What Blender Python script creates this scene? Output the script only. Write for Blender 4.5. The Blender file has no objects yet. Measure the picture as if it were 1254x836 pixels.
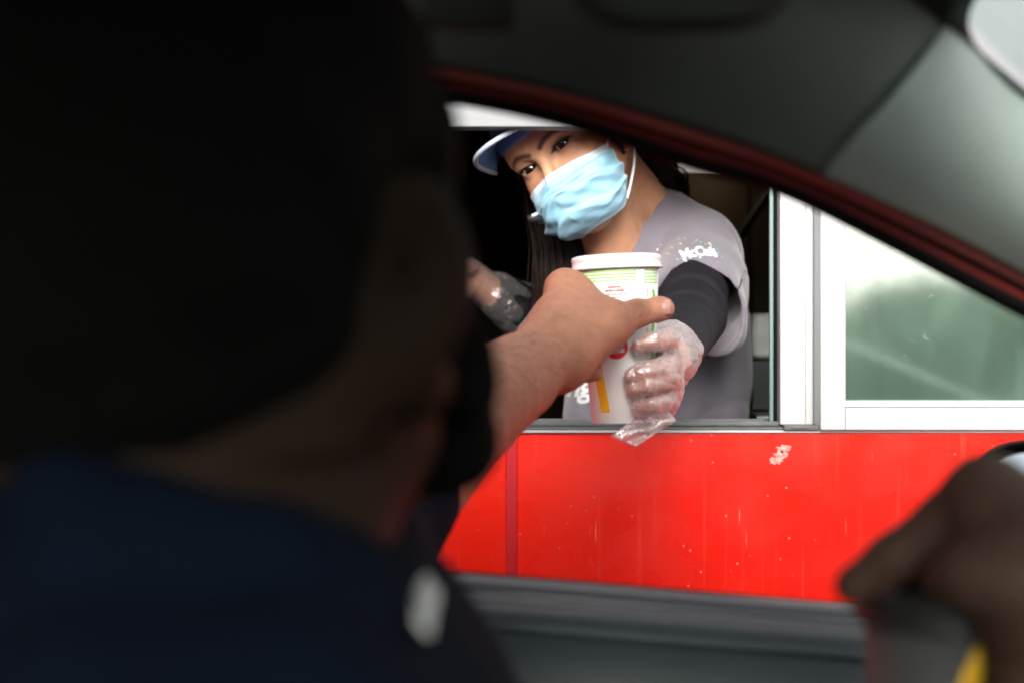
import bpy, math, random
import numpy as np
from mathutils import Vector, Matrix
from mathutils.bvhtree import BVHTree

random.seed(7); np.random.seed(7)
scene = bpy.context.scene
C = scene.collection
R = math.radians
EYE = 1.18                      # camera height above the lane
FPX = 1742.0                    # 50 mm lens on 36 mm, photograph pixels

# ------------------------------------------------------------------ camera
cam_d = bpy.data.cameras.new('camera'); cam = bpy.data.objects.new('camera', cam_d); C.objects.link(cam)
cam.location = (0, 0, EYE); cam.rotation_euler = (R(90), 0, 0)
cam_d.sensor_width = 36; cam_d.lens = 50.0; cam_d.clip_start = 0.02; cam_d.clip_end = 500
cam_d.dof.use_dof = True; cam_d.dof.focus_distance = 1.63; cam_d.dof.aperture_fstop = 4.0
scene.camera = cam

# ------------------------------------------------------------------ light
SUN_EL, SUN_AZ = 21.0, 186.0     # azimuth clockwise from +Y; the sun stands behind the car
w = bpy.data.worlds.new('World'); scene.world = w; w.use_nodes = True
nt = w.node_tree; bg = nt.nodes['Background']
sky = nt.nodes.new('ShaderNodeTexSky'); sky.sky_type = 'NISHITA'; sky.sun_disc = False
sky.sun_elevation = R(SUN_EL); sky.sun_rotation = R(SUN_AZ); sky.air_density = 1.0; sky.dust_density = 3.0; sky.ozone_density = 1.0
hs = nt.nodes.new('ShaderNodeHueSaturation'); hs.inputs['Saturation'].default_value = 0.25
nt.links.new(sky.outputs[0], hs.inputs['Color']); nt.links.new(hs.outputs[0], bg.inputs['Color'])
bg.inputs['Strength'].default_value = 0.15
sd = bpy.data.lights.new('sun', 'SUN'); sd.energy = 2.2; sd.angle = R(24); sd.color = (1, 0.96, 0.9)
so = bpy.data.objects.new('sun', sd); C.objects.link(so)
az = R(SUN_AZ); el = R(SUN_EL)
sdir = Vector((math.sin(az) * math.cos(el), math.cos(az) * math.cos(el), math.sin(el)))
so.rotation_euler = sdir.to_track_quat('Z', 'Y').to_euler(); so.location = (0, -5, 10)
vs = scene.view_settings; scene.display_settings.display_device = 'sRGB'
vs.view_transform = 'Standard'; vs.look = 'None'; vs.gamma = 1; vs.use_curve_mapping = False
vs.exposure = 1.12
cy = scene.cycles
cy.use_denoising = True
cy.max_bounces = 8; cy.transparent_max_bounces = 16; cy.sample_clamp_indirect = 6
cy.caustics_reflective = False; cy.caustics_refractive = False

# ------------------------------------------------------------------ helpers
def P(px, py, d):
    """the place seen at photograph pixel (px, py), d metres in front of the camera"""
    return np.array([(px - 627) / FPX * d, d, EYE + (418 - py) / FPX * d])

def V(*a): return np.array(a, float)
def unit(v): v = np.asarray(v, float); return v / np.linalg.norm(v)

def mat(name, col=(.5, .5, .5), rough=.5, metal=0, spec=.5, sss=0, noise=None, bump=None, coat=0, attr=None, sheen=0, alpha=None, trans=0):
    """noise=(scale, amount[, second colour]); bump=(scale, distance[, detail]); attr: colour attribute multiplied in"""
    m = bpy.data.materials.new(name); m.use_nodes = True
    nt = m.node_tree; b = nt.nodes['Principled BSDF']; L = nt.links
    b.inputs['Roughness'].default_value = rough; b.inputs['Metallic'].default_value = metal
    b.inputs['Specular IOR Level'].default_value = spec
    b.inputs['Coat Weight'].default_value = coat
    b.inputs['Coat Roughness'].default_value = .08
    if sheen: b.inputs['Sheen Weight'].default_value = sheen; b.inputs['Sheen Roughness'].default_value = .5
    if sss:
        b.inputs['Subsurface Weight'].default_value = sss; b.inputs['Subsurface Scale'].default_value = .01
        b.inputs['Subsurface Radius'].default_value = (1, .35, .18)
    if trans: b.inputs['Transmission Weight'].default_value = trans
    tc = nt.nodes.new('ShaderNodeTexCoord')
    src = None
    if attr:
        a = nt.nodes.new('ShaderNodeAttribute'); a.attribute_name = attr; src = a.outputs['Color']
    if noise:
        n = nt.nodes.new('ShaderNodeTexNoise'); n.inputs['Scale'].default_value = noise[0]; n.inputs['Detail'].default_value = 6
        L.new(tc.outputs['Object'], n.inputs['Vector'])
        mr = nt.nodes.new('ShaderNodeMapRange'); mr.inputs[1].default_value = .3; mr.inputs[2].default_value = .7
        L.new(n.outputs['Fac'], mr.inputs[0])
        mx = nt.nodes.new('ShaderNodeMix'); mx.data_type = 'RGBA'; mx.blend_type = 'MIX'
        c2 = noise[2] if len(noise) > 2 else tuple(c * (1 - noise[1]) for c in col)
        if src is None:
            mx.inputs[6].default_value = (*col, 1); mx.inputs[7].default_value = (*c2, 1)
        else:
            mu = nt.nodes.new('ShaderNodeMix'); mu.data_type = 'RGBA'; mu.blend_type = 'MULTIPLY'; mu.inputs[0].default_value = 1
            L.new(src, mu.inputs[6]); k = 1 - noise[1]; mu.inputs[7].default_value = (k, k, k, 1)
            L.new(src, mx.inputs[6]); L.new(mu.outputs[2], mx.inputs[7])
        L.new(mr.outputs[0], mx.inputs[0]); src = mx.outputs[2]
    if src is None: b.inputs['Base Color'].default_value = (*col, 1)
    else: L.new(src, b.inputs['Base Color'])
    if bump:
        n = nt.nodes.new('ShaderNodeTexNoise'); n.inputs['Scale'].default_value = bump[0]
        n.inputs['Detail'].default_value = bump[2] if len(bump) > 2 else 4
        L.new(tc.outputs['Object'], n.inputs['Vector'])
        bu = nt.nodes.new('ShaderNodeBump'); bu.inputs['Distance'].default_value = bump[1]; bu.inputs['Strength'].default_value = 1
        L.new(n.outputs['Fac'], bu.inputs['Height']); L.new(bu.outputs[0], b.inputs['Normal'])
    return m

def mesh_obj(name, verts, faces, m, parent=None, smooth=False, cols=None, mats=None, fmat=None):
    me = bpy.data.meshes.new(name)
    verts = np.asarray(verts, np.float32)
    if isinstance(faces, np.ndarray):
        nf, k = faces.shape
        me.vertices.add(len(verts)); me.vertices.foreach_set('co', verts.ravel())
        me.loops.add(nf * k); me.loops.foreach_set('vertex_index', faces.astype(np.int32).ravel())
        me.polygons.add(nf); me.polygons.foreach_set('loop_start', np.arange(0, nf * k, k, dtype=np.int32))
        me.update(calc_edges=True)
    else:
        me.from_pydata(verts.tolist(), [], faces)
    me.validate()
    for x in (mats or [m]): me.materials.append(x)
    if fmat is not None: me.polygons.foreach_set('material_index', np.asarray(fmat, np.int32))
    if smooth: me.polygons.foreach_set('use_smooth', np.ones(len(me.polygons), bool))
    if cols is not None:
        a = me.color_attributes.new('Col', 'FLOAT_COLOR', 'POINT')
        c4 = np.ones((len(verts), 4), np.float32); c4[:, :3] = cols
        a.data.foreach_set('color', c4.ravel())
    me.update()
    o = bpy.data.objects.new(name, me); C.objects.link(o)
    if parent:
        o.parent = parent; o.matrix_parent_inverse = Matrix.Translation(parent.location).inverted()
    return o

def thing(name, label, cat, loc=(0, 0, 0), group=None):
    o = bpy.data.objects.new(name, None); C.objects.link(o); o.location = loc; o.empty_display_size = .1
    o['label'] = label; o['category'] = cat
    if group: o['group'] = group
    return o

def tag(o, label, cat, group=None):
    o['label'] = label; o['category'] = cat
    if group: o['group'] = group
    return o

class MB:
    """collects shapes into one mesh"""
    def __init__(s): s.v = []; s.f = []; s.m = []
    def add(s, v, f, mi=0):
        o = len(s.v); s.v += [tuple(map(float, p)) for p in v]; s.f += [tuple(i + o for i in q) for q in f]; s.m += [mi] * len(f)
    def box(s, x0, x1, y0, y1, z0, z1, mi=0):
        v = [(x, y, z) for x in (x0, x1) for y in (y0, y1) for z in (z0, z1)]
        s.add(v, [(0, 1, 3, 2), (4, 6, 7, 5), (0, 4, 5, 1), (2, 3, 7, 6), (0, 2, 6, 4), (1, 5, 7, 3)], mi)
    def tube(s, pts, rad, n=8, mi=0, cap=True):
        pts = [np.asarray(p, float) for p in pts]
        rads = rad if hasattr(rad, '__len__') else [rad] * len(pts)
        t0 = unit(pts[1] - pts[0]); u = unit(np.cross(t0, (0, 0, 1) if abs(t0[2]) < .9 else (1, 0, 0))); vv = []
        for i, p in enumerate(pts):
            t = unit(pts[min(i + 1, len(pts) - 1)] - pts[max(i - 1, 0)])
            u = unit(u - t * np.dot(u, t)); w_ = np.cross(t, u)
            for k in range(n):
                a = 2 * math.pi * k / n; vv.append(p + rads[i] * (math.cos(a) * u + math.sin(a) * w_))
        ff = [(i * n + k, i * n + (k + 1) % n, (i + 1) * n + (k + 1) % n, (i + 1) * n + k) for i in range(len(pts) - 1) for k in range(n)]
        if cap: ff += [tuple(range(n))[::-1], tuple((len(pts) - 1) * n + k for k in range(n))]
        s.add(vv, ff, mi)
    def lathe(s, prof, n=48, M=None, mi=0):
        vv = []
        for r, z in prof:
            for k in range(n):
                a = 2 * math.pi * k / n; vv.append((r * math.cos(a), r * math.sin(a), z))
        ff = [(i * n + k, i * n + (k + 1) % n, (i + 1) * n + (k + 1) % n, (i + 1) * n + k) for i in range(len(prof) - 1) for k in range(n)]
        if M is not None: vv = [tuple(M @ Vector(p)) for p in vv]
        s.add(vv, ff, mi)
    def build(s, name, m, parent=None, smooth=False, bevel=0, mats=None, seg=2):
        o = mesh_obj(name, s.v, s.f, m, parent, smooth, mats=mats, fmat=s.m if mats else None)
        if bevel:
            b = o.modifiers.new('b', 'BEVEL'); b.width = bevel; b.segments = seg; b.limit_method = 'ANGLE'; b.angle_limit = R(40)
            o.data.polygons.foreach_set('use_smooth', np.ones(len(o.data.polygons), bool))
            wn = o.modifiers.new('w', 'WEIGHTED_NORMAL'); wn.keep_sharp = True
        return o

def catmull(pts, n):
    pts = np.asarray(pts, float); k = len(pts); t = np.linspace(0, k - 1, n); out = []
    for x in t:
        i = min(int(x), k - 2); f = x - i
        p0 = pts[max(i - 1, 0)]; p1 = pts[i]; p2 = pts[i + 1]; p3 = pts[min(i + 2, k - 1)]
        out.append(.5 * ((2 * p1) + (-p0 + p2) * f + (2 * p0 - 5 * p1 + 4 * p2 - p3) * f * f + (-p0 + 3 * p1 - 3 * p2 + p3) * f ** 3))
    return np.array(out)

def sheet(name, grid, m, parent=None, thick=0.004, smooth=True, offset=0):
    g = np.asarray(grid); a, b = g.shape[:2]
    idx = np.arange(a * b).reshape(a, b)
    f = np.stack([idx[:-1, :-1], idx[:-1, 1:], idx[1:, 1:], idx[1:, :-1]], -1).reshape(-1, 4)
    o = mesh_obj(name, g.reshape(-1, 3), f, m, parent, smooth)
    if thick:
        s = o.modifiers.new('s', 'SOLIDIFY'); s.thickness = thick; s.offset = offset
    return o

# ------------------------------------------------------------------ implicit surfaces: smooth bodies grown on a grid
class Field:
    def __init__(s, lo, hi, h):
        s.lo = np.asarray(lo, float); s.h = h
        s.n = np.maximum(np.ceil((np.asarray(hi) - s.lo) / h).astype(int) + 1, 4)
        s.d = np.full(s.n, 1.0, np.float32)
        s.ax = [(s.lo[i] + h * np.arange(s.n[i])).astype(np.float32) for i in range(3)]
    def block(s, lo, hi):
        a = np.clip(np.floor((np.asarray(lo) - s.lo) / s.h).astype(int), 0, s.n); b = np.clip(np.ceil((np.asarray(hi) - s.lo) / s.h).astype(int) + 1, 0, s.n)
        if np.any(b <= a): return None
        sl = tuple(slice(a[i], b[i]) for i in range(3))
        return sl, s.ax[0][sl[0]][:, None, None], s.ax[1][sl[1]][None, :, None], s.ax[2][sl[2]][None, None, :]
    def put(s, lo, hi, fn, k, sub=False):
        pad = k + 3 * s.h
        B = s.block(np.asarray(lo) - pad, np.asarray(hi) + pad)
        if B is None: return
        sl, x, y, z = B
        b = fn(x, y, z); a = s.d[sl]
        if sub:
            b = -b
            hh = np.maximum(k - np.abs(a - b), 0) / max(k, 1e-9); s.d[sl] = np.maximum(a, b) + hh * hh * k * .25
        else:
            hh = np.maximum(k - np.abs(a - b), 0) / max(k, 1e-9); s.d[sl] = np.minimum(a, b) - hh * hh * k * .25
    def cone(s, a, b, ra, rb=None, k=.01, sub=False):
        rb = ra if rb is None else rb
        a = np.asarray(a, float); b = np.asarray(b, float); ba = b - a; L = float(ba @ ba) + 1e-12; m = max(ra, rb)
        def fn(x, y, z):
            px, py, pz = x - a[0], y - a[1], z - a[2]
            t = np.clip((px * ba[0] + py * ba[1] + pz * ba[2]) / L, 0, 1)
            return np.sqrt((px - t * ba[0]) ** 2 + (py - t * ba[1]) ** 2 + (pz - t * ba[2]) ** 2) - (ra + (rb - ra) * t)
        s.put(np.minimum(a, b) - m, np.maximum(a, b) + m, fn, k, sub)
    def chain(s, pts, rs, k=.01, sub=False):
        for i in range(len(pts) - 1): s.cone(pts[i], pts[i + 1], rs[i], rs[i + 1], k, sub)
    def ball(s, c, r, k=.01, sub=False): s.cone(c, np.asarray(c) + 1e-5, r, r, k, sub)
    def ell(s, c, r, M=None, k=.01, sub=False):
        c = np.asarray(c, float); r = np.asarray(r, float); M = np.eye(3) if M is None else np.asarray(M); m = r.max()
        def fn(x, y, z):
            px, py, pz = x - c[0], y - c[1], z - c[2]
            q = [(px * M[0, i] + py * M[1, i] + pz * M[2, i]) for i in range(3)]
            k0 = np.sqrt(sum((q[i] / r[i]) ** 2 for i in range(3))) + 1e-9
            k1 = np.sqrt(sum((q[i] / r[i] ** 2) ** 2 for i in range(3))) + 1e-9
            return k0 * (k0 - 1) / k1
        s.put(c - m, c + m, fn, k, sub)
    def warp(s, fn, lo=None, hi=None):
        B = s.block(s.lo if lo is None else lo, s.lo + s.h * s.n if hi is None else hi)
        if B is None: return
        sl, x, y, z = B; s.d[sl] += fn(x, y, z).astype(np.float32)
    def mesh(s):
        d = s.d.copy()
        d[0] = d[-1] = 1; d[:, 0] = d[:, -1] = 1; d[:, :, 0] = d[:, :, -1] = 1
        ins = d < 0
        c8 = [ins[i:s.n[0] - 1 + i, j:s.n[1] - 1 + j, k:s.n[2] - 1 + k] for i in (0, 1) for j in (0, 1) for k in (0, 1)]
        anyi = np.logical_or.reduce(c8); alli = np.logical_and.reduce(c8); act = anyi & ~alli
        I = np.argwhere(act); vid = np.full(act.shape, -1, np.int64); vid[act] = np.arange(len(I))
        acc = np.zeros((len(I), 3)); cnt = np.zeros(len(I))
        corners = [(i, j, k) for i in (0, 1) for j in (0, 1) for k in (0, 1)]
        val = {c: d[I[:, 0] + c[0], I[:, 1] + c[1], I[:, 2] + c[2]].astype(float) for c in corners}
        for a in corners:
            for ax in range(3):
                if a[ax]: continue
                b = list(a); b[ax] = 1; b = tuple(b)
                va, vb = val[a], val[b]; x = (va < 0) != (vb < 0)
                t = np.where(x, va / np.where(x, va - vb, 1), 0)
                p = np.tile(np.array(a, float), (len(I), 1)); p[:, ax] = t
                acc += p * x[:, None]; cnt += x
        vt = s.lo + s.h * (I + acc / cnt[:, None])
        F = []
        for ax in range(3):
            u, v = (ax + 1) % 3, (ax + 2) % 3
            sa = [slice(None)] * 3; sb = [slice(None)] * 3; sa[ax] = slice(0, -1); sb[ax] = slice(1, None)
            A = ins[tuple(sa)]; B = ins[tuple(sb)]
            E = np.argwhere(A != B); E = E[(E[:, u] > 0) & (E[:, v] > 0) & (E[:, u] < s.n[u] - 1) & (E[:, v] < s.n[v] - 1)]
            q = []
            for du, dv in ((1, 1), (0, 1), (0, 0), (1, 0)):
                c = E.copy(); c[:, u] -= du; c[:, v] -= dv; q.append(vid[c[:, 0], c[:, 1], c[:, 2]])
            q = np.stack(q, 1); fl = ~A[E[:, 0], E[:, 1], E[:, 2]]
            q[fl] = q[fl][:, ::-1]; F.append(q)
        return vt, np.concatenate(F)

def merge(*vf):
    vs_, fs_, o = [], [], 0
    for v, f in vf: vs_.append(v); fs_.append(f + o); o += len(v)
    return np.concatenate(vs_), np.concatenate(fs_)

def smooth_pts(v, f, it=2, lam=.5):
    e = np.concatenate([f[:, [0, 1]], f[:, [1, 2]], f[:, [2, 3]], f[:, [3, 0]]])
    for _ in range(it):
        s = np.zeros_like(v); c = np.zeros(len(v))
        for a, b in ((0, 1), (1, 0)):
            np.add.at(s, e[:, a], v[e[:, b]]) if False else None
            for k in range(3): s[:, k] += np.bincount(e[:, a], v[e[:, b], k], len(v))
            c += np.bincount(e[:, a], minlength=len(v))
        v = v + lam * (s / c[:, None] - v)
    return v

class Frame:
    """local axes x (own right), y (forward), z (up) at origin o"""
    def __init__(s, M, o): s.M = np.asarray(M, float); s.o = np.asarray(o, float)
    def __call__(s, x, y, z): return s.o + s.M @ np.array([x, y, z], float)
    def inv(s, p): return (np.asarray(p) - s.o) @ s.M

def rot(axis, deg):
    return np.array(Matrix.Rotation(R(deg), 3, axis))

# ------------------------------------------------------------------ materials
M = {}
M['asphalt'] = mat('asphalt', (.055, .055, .057), .85, noise=(3, .3), bump=(180, .004))
M['concrete'] = mat('concrete', (.42, .41, .39), .8, noise=(5, .25), bump=(60, .002))
M['vinyl'] = mat('white_vinyl', (.45, .46, .465), .38, noise=(14, .06), bump=(30, .0004))
M['vinyl_grey'] = mat('grey_vinyl', (.50, .51, .52), .5, noise=(20, .2))
M['alu'] = mat('sill_metal', (.12, .125, .13), .5, .3, noise=(35, .3), bump=(90, .0004))
M['brown_wall'] = mat('brown_wall', (.34, .23, .13), .7, noise=(2, .3))
M['steel'] = mat('steel', (.5, .5, .5), .35, .9, noise=(6, .2))
M['dark_floor'] = mat('tile_floor', (.12, .10, .09), .5)
M['white_card'] = mat('white_card', (.75, .75, .72), .7, noise=(30, .25))
M['liner'] = mat('roof_trim', (.15, .165, .148), .75, noise=(40, .12), bump=(900, .0004))  # pillar trim's material again, darkened to imitate shade along the roof rail
M['pillar'] = mat('pillar_trim', (.40, .45, .425), .42, noise=(60, .06), bump=(700, .0003))
M['rubber'] = mat('rubber', (.006, .006, .006), .85, spec=.15)
M['car_red'] = mat('car_red', (.45, .05, .045), .35, coat=.4, noise=(5, .1)); M['frame_red'] = mat('frame_red', (.90, .24, .20), .4, coat=.3)
M['car_red_inner'] = mat('car_red_inner', (.40, .06, .055), .4, coat=.2)
M['door_trim'] = mat('door_trim', (.016, .024, .030), .5, noise=(80, .15), bump=(600, .0005))
M['sill_trim'] = mat('belt_trim', (.045, .045, .055), .35, .2)
M['sill_dark'] = mat('belt_dark', (.07, .065, .075), .4)
M['chrome'] = mat('satin_chrome', (.75, .76, .74), .22, .9)
M['seat'] = mat('seat_cloth', (.03, .03, .033), .9)
M['black'] = mat('black_plastic', (.02, .02, .022), .4)
M['headliner'] = mat('headliner', (.06, .066, .06), .95, bump=(900, .0005))

def red_panel():
    m = mat('red_panel', (.88, .016, .006), .22, coat=.2, spec=.3)
    nt = m.node_tree; L = nt.links; N = nt.nodes; b = N['Principled BSDF']
    tc = N.new('ShaderNodeTexCoord')
    def mapping(sc):
        mp = N.new('ShaderNodeMapping'); mp.inputs['Scale'].default_value = sc; L.new(tc.outputs['Object'], mp.inputs[0]); return mp.outputs[0]
    def ramp(src, a, b_, y0=0, y1=1):
        r = N.new('ShaderNodeMapRange'); r.clamp = True; r.inputs[1].default_value = a; r.inputs[2].default_value = b_
        r.inputs[3].default_value = y0; r.inputs[4].default_value = y1; L.new(src, r.inputs[0]); return r.outputs[0]
    def noise(vec, s, d=4):
        n = N.new('ShaderNodeTexNoise'); n.inputs['Scale'].default_value = s; n.inputs['Detail'].default_value = d; L.new(vec, n.inputs['Vector']); return n.outputs['Fac']
    def mul(a, c):
        n = N.new('ShaderNodeMath'); n.operation = 'MULTIPLY'
        L.new(a, n.inputs[0])
        if isinstance(c, float): n.inputs[1].default_value = c
        else: L.new(c, n.inputs[1])
        return n.outputs[0]
    def mixc(f, c0, c1):
        n = N.new('ShaderNodeMix'); n.data_type = 'RGBA'; L.new(f, n.inputs[0])
        if isinstance(c0, tuple): n.inputs[6].default_value = (*c0, 1)
        else: L.new(c0, n.inputs[6])
        n.inputs[7].default_value = (*c1, 1); return n.outputs[2]
    big = ramp(noise(mapping((1, 1, 1)), 3.0), .35, .65)
    col = mixc(big, (.90, .018, .006), (.82, .014, .008))
    drip = mul(ramp(noise(mapping((110, 1, 2.0)), 1.0, 3), .60, .72), .09)       # faint vertical runs
    col = mixc(drip, col, (.95, .30, .25))
    v = N.new('ShaderNodeTexVoronoi'); v.inputs['Scale'].default_value = 62; L.new(mapping((1, 1, .8)), v.inputs['Vector'])
    speck = ramp(v.outputs['Distance'], .10, .04)
    keep = ramp(noise(mapping((1, 1, 1)), 12.0), .50, .56)
    col = mixc(mul(mul(speck, keep), .5), col, (.95, .55, .45))
    v2 = N.new('ShaderNodeTexVoronoi'); v2.inputs['Scale'].default_value = 22; L.new(mapping((1, 1, .35)), v2.inputs['Vector'])
    dk = mul(ramp(v2.outputs['Distance'], .085, .04), ramp(noise(mapping((1, 1, 1)), 9.0), .52, .56))
    col = mixc(mul(dk, .7), col, (.35, .01, .01))
    scr = mul(ramp(noise(mapping((300, 1, 9)), 1.0, 2), .70, .74), ramp(noise(mapping((1, 1, 1)), 7.0), .5, .6))
    col = mixc(mul(scr, .5), col, (.95, .6, .5))
    L.new(col, b.inputs['Base Color'])
    n = noise(mapping((1, 1, 1)), 5.0, 2); bu = N.new('ShaderNodeBump'); bu.inputs['Distance'].default_value = .003; L.new(n, bu.inputs['Height'])
    L.new(bu.outputs[0], b.inputs['Normal'])
    L.new(ramp(noise(mapping((1, 1, 1)), 14.0), .3, .7, .2, .36), b.inputs['Roughness'])
    return m
M['red_panel'] = red_panel()
M['red_strip'] = mat('red_strip', (.60, .006, .018), .4, noise=(20, .15))
M['scuff'] = mat('scuff', (.85, .45, .42), .6, noise=(200, .3, (.88, .12, .08)))

def glass(name, refl, tint=(1, 1, 1), rough=0.0, film=None, graze=1.0):
    """clear sheet: transparent, a mirror share that grows at grazing angles, and an optional film of dirt and painted reflection (colour, amount)"""
    m = bpy.data.materials.new(name); m.use_nodes = True; nt = m.node_tree; L = nt.links; N = nt.nodes
    N.remove(N['Principled BSDF']); out = N['Material Output']
    tr = N.new('ShaderNodeBsdfTransparent'); tr.inputs[0].default_value = (*tint, 1)
    gl = N.new('ShaderNodeBsdfGlossy'); gl.inputs['Roughness'].default_value = rough; gl.inputs['Color'].default_value = (.95, 1, .97, 1)
    fr = N.new('ShaderNodeLayerWeight'); fr.inputs['Blend'].default_value = .5
    pw = N.new('ShaderNodeMath'); pw.operation = 'POWER'; pw.inputs[1].default_value = 5; L.new(fr.outputs['Facing'], pw.inputs[0])
    ad = N.new('ShaderNodeMath'); ad.operation = 'ADD'; ad.use_clamp = True; ad.inputs[1].default_value = refl + .04; gz_ = N.new('ShaderNodeMath'); gz_.operation = 'MULTIPLY'; gz_.inputs[1].default_value = graze; L.new(pw.outputs[0], gz_.inputs[0]); L.new(gz_.outputs[0], ad.inputs[0])
    mx = N.new('ShaderNodeMixShader'); L.new(ad.outputs[0], mx.inputs[0]); L.new(tr.outputs[0], mx.inputs[1]); L.new(gl.outputs[0], mx.inputs[2])
    last = mx.outputs[0]
    if film:
        df = N.new('ShaderNodeBsdfDiffuse'); df.inputs[0].default_value = (*film[0], 1)
        tc = N.new('ShaderNodeTexCoord')
        def noise(sc, s, a, b, y1):
            mp = N.new('ShaderNodeMapping'); mp.inputs['Scale'].default_value = sc; L.new(tc.outputs['Object'], mp.inputs[0])
            n = N.new('ShaderNodeTexNoise'); n.inputs['Scale'].default_value = s; n.inputs['Detail'].default_value = 5; L.new(mp.outputs[0], n.inputs['Vector'])
            r = N.new('ShaderNodeMapRange'); r.inputs[1].default_value = a; r.inputs[2].default_value = b; r.inputs[3].default_value = 0; r.inputs[4].default_value = y1
            L.new(n.outputs['Fac'], r.inputs[0]); return r.outputs[0]
        parts = [noise((9, 1, 4), 2.2, .45, .75, film[1] * .7), noise((1, 1, 1), 7, .4, .7, film[1] * .5), noise((1, 1, 1), 90, .66, .72, film[1] * 1.6)]
        acc = None
        for p_ in parts:
            if acc is None: acc = p_; continue
            a_ = N.new('ShaderNodeMath'); a_.operation = 'ADD'; a_.use_clamp = True; L.new(acc, a_.inputs[0]); L.new(p_, a_.inputs[1]); acc = a_.outputs[0]
        a_ = N.new('ShaderNodeMath'); a_.operation = 'ADD'; a_.inputs[1].default_value = film[2] if len(film) > 2 else .05; L.new(acc, a_.inputs[0])
        m2 = N.new('ShaderNodeMixShader'); L.new(a_.outputs[0], m2.inputs[0]); L.new(last, m2.inputs[1]); L.new(df.outputs[0], m2.inputs[2]); last = m2.outputs[0]
    L.new(last, out.inputs['Surface'])
    return m
M['pane'] = glass('window_glass', .20, (.75, .85, .8), .06, ((.15, .235, .18), .22, .22))  # besides dirt, the film carries the mirrored trees' green as painted colour
M['windshield'] = glass('windshield_glass', .0, (.80, .89, .86), .0, None, .15)
M['tinted'] = glass('tinted_glass', .03, (.9, .95, .92), .0)

# ------------------------------------------------------------------ ground
YW = 1.85                                   # face of the building
def struct(o): o['kind'] = 'structure'; return o
b = MB(); b.add([(-60, -80, 0), (60, -80, 0), (60, 60, 0), (-60, 60, 0)], [(0, 1, 2, 3)]); struct(b.build('ground', M['asphalt']))
b = MB(); b.box(-6, 8, 1.5, YW - .002, .002, .14); struct(b.build('kerb', M['concrete'], bevel=.01))
b = MB(); b.box(-30, 30, -6.2, -5.0, .002, .14); struct(b.build('kerb', M['concrete'], bevel=.01))
b = MB(); b.add([(-40, -40, .004), (40, -40, .004), (40, -6.2, .13), (-40, -6.2, .13)], [(0, 1, 2, 3)])
g = b.build('lawn', mat('lawn', (.05, .085, .025), .9, noise=(8, .5), bump=(40, .05))); struct(g)

# ------------------------------------------------------------------ the restaurant
SZ, HZ = 1.069, 1.4565                      # sill and header heights of the serving hatch
bl = thing('restaurant_building', 'red panelled drive-through restaurant front with a dark serving hatch', 'building', (0, YW, 0))
b = MB(); b.box(.0065, 4.5, YW, YW + .02, .15, SZ - .0075); b.build('wall_panel', M['red_panel'], bl, bevel=.002)
b = MB(); b.box(-3.0, -.0075, YW, YW + .02, .15, SZ - .0075); b.build('wall_panel', M['red_panel'], bl, bevel=.002)
b = MB(); b.box(-.0074, .0064, YW + .006, YW + .02, .15, SZ - .0075); b.build('panel_joint', M['red_strip'], bl)
b = MB()
b.box(-3, 4.5, YW + .021, YW + .2, 0, SZ - .009)
b.box(-3, -.42, YW + .021, YW + .2, SZ - .009, 3.2)
b.box(1.6, 4.5, YW + .021, YW + .2, SZ - .009, 3.2)
b.box(-.42, 1.6, YW + .021, YW + .2, 2.02, 3.2)
b.build('wall', M['vinyl'], bl)
b = MB(); b.box(-3.0, -.425, YW, YW + .02, SZ, 2.0); b.build('wall_panel', M['red_panel'], bl, bevel=.002)
# scuffs: thin flakes of worn paint on the panel
def flake(px, py, wpx, hpx, seed):
    rr = random.Random(seed); c = P(px, py, YW); b = MB(); n = 26
    for q in range(3):
        cx = c[0] + (rr.random() - .5) * wpx / FPX * YW * .7; cz = c[2] + (q - 1) * hpx / FPX * YW * .3
        pts = []
        for k in range(n):
            a = 2 * math.pi * k / n; r = .35 + .35 * rr.random()
            pts.append((cx + math.cos(a) * r * wpx / FPX * YW * .5, YW - .0008, cz + math.sin(a) * r * hpx / FPX * YW * .35))
        b.add(pts + [(cx, YW - .0008, cz)], [(k, (k + 1) % n, n) for k in range(n)])
    return b
flake(956, 556, 30, 24, 3).build('paint_scuff', M['scuff'], bl); flake(525, 682, 14, 26, 5).build('paint_scuff', M['scuff'], bl)
b = MB(); b.box(.004, 1.62, YW - .006, YW + .02, SZ - .0072, SZ - .0035); b.build('sill_edge', M['vinyl'], bl, bevel=.0008)
b = MB(); b.box(-.42, .372, YW - .004, YW + .2, SZ - .0033, SZ)
b.box(-.42, .372, YW + .03, YW + .036, SZ, SZ + .006); b.box(-.42, .372, YW + .09, YW + .096, SZ, SZ + .006); b.build('sill', M['alu'], bl, bevel=.0008)
b = MB(); b.box(-.42, 1.6, YW - .012, YW + .0205, HZ, 2.019); b.box(-.42, 1.6, YW + .0215, YW + .2, 1.62, 2.0195); b.build('header', mat('header_panel', (.17, .182, .195), .45, noise=(10, .08)), bl, bevel=.002)
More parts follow.
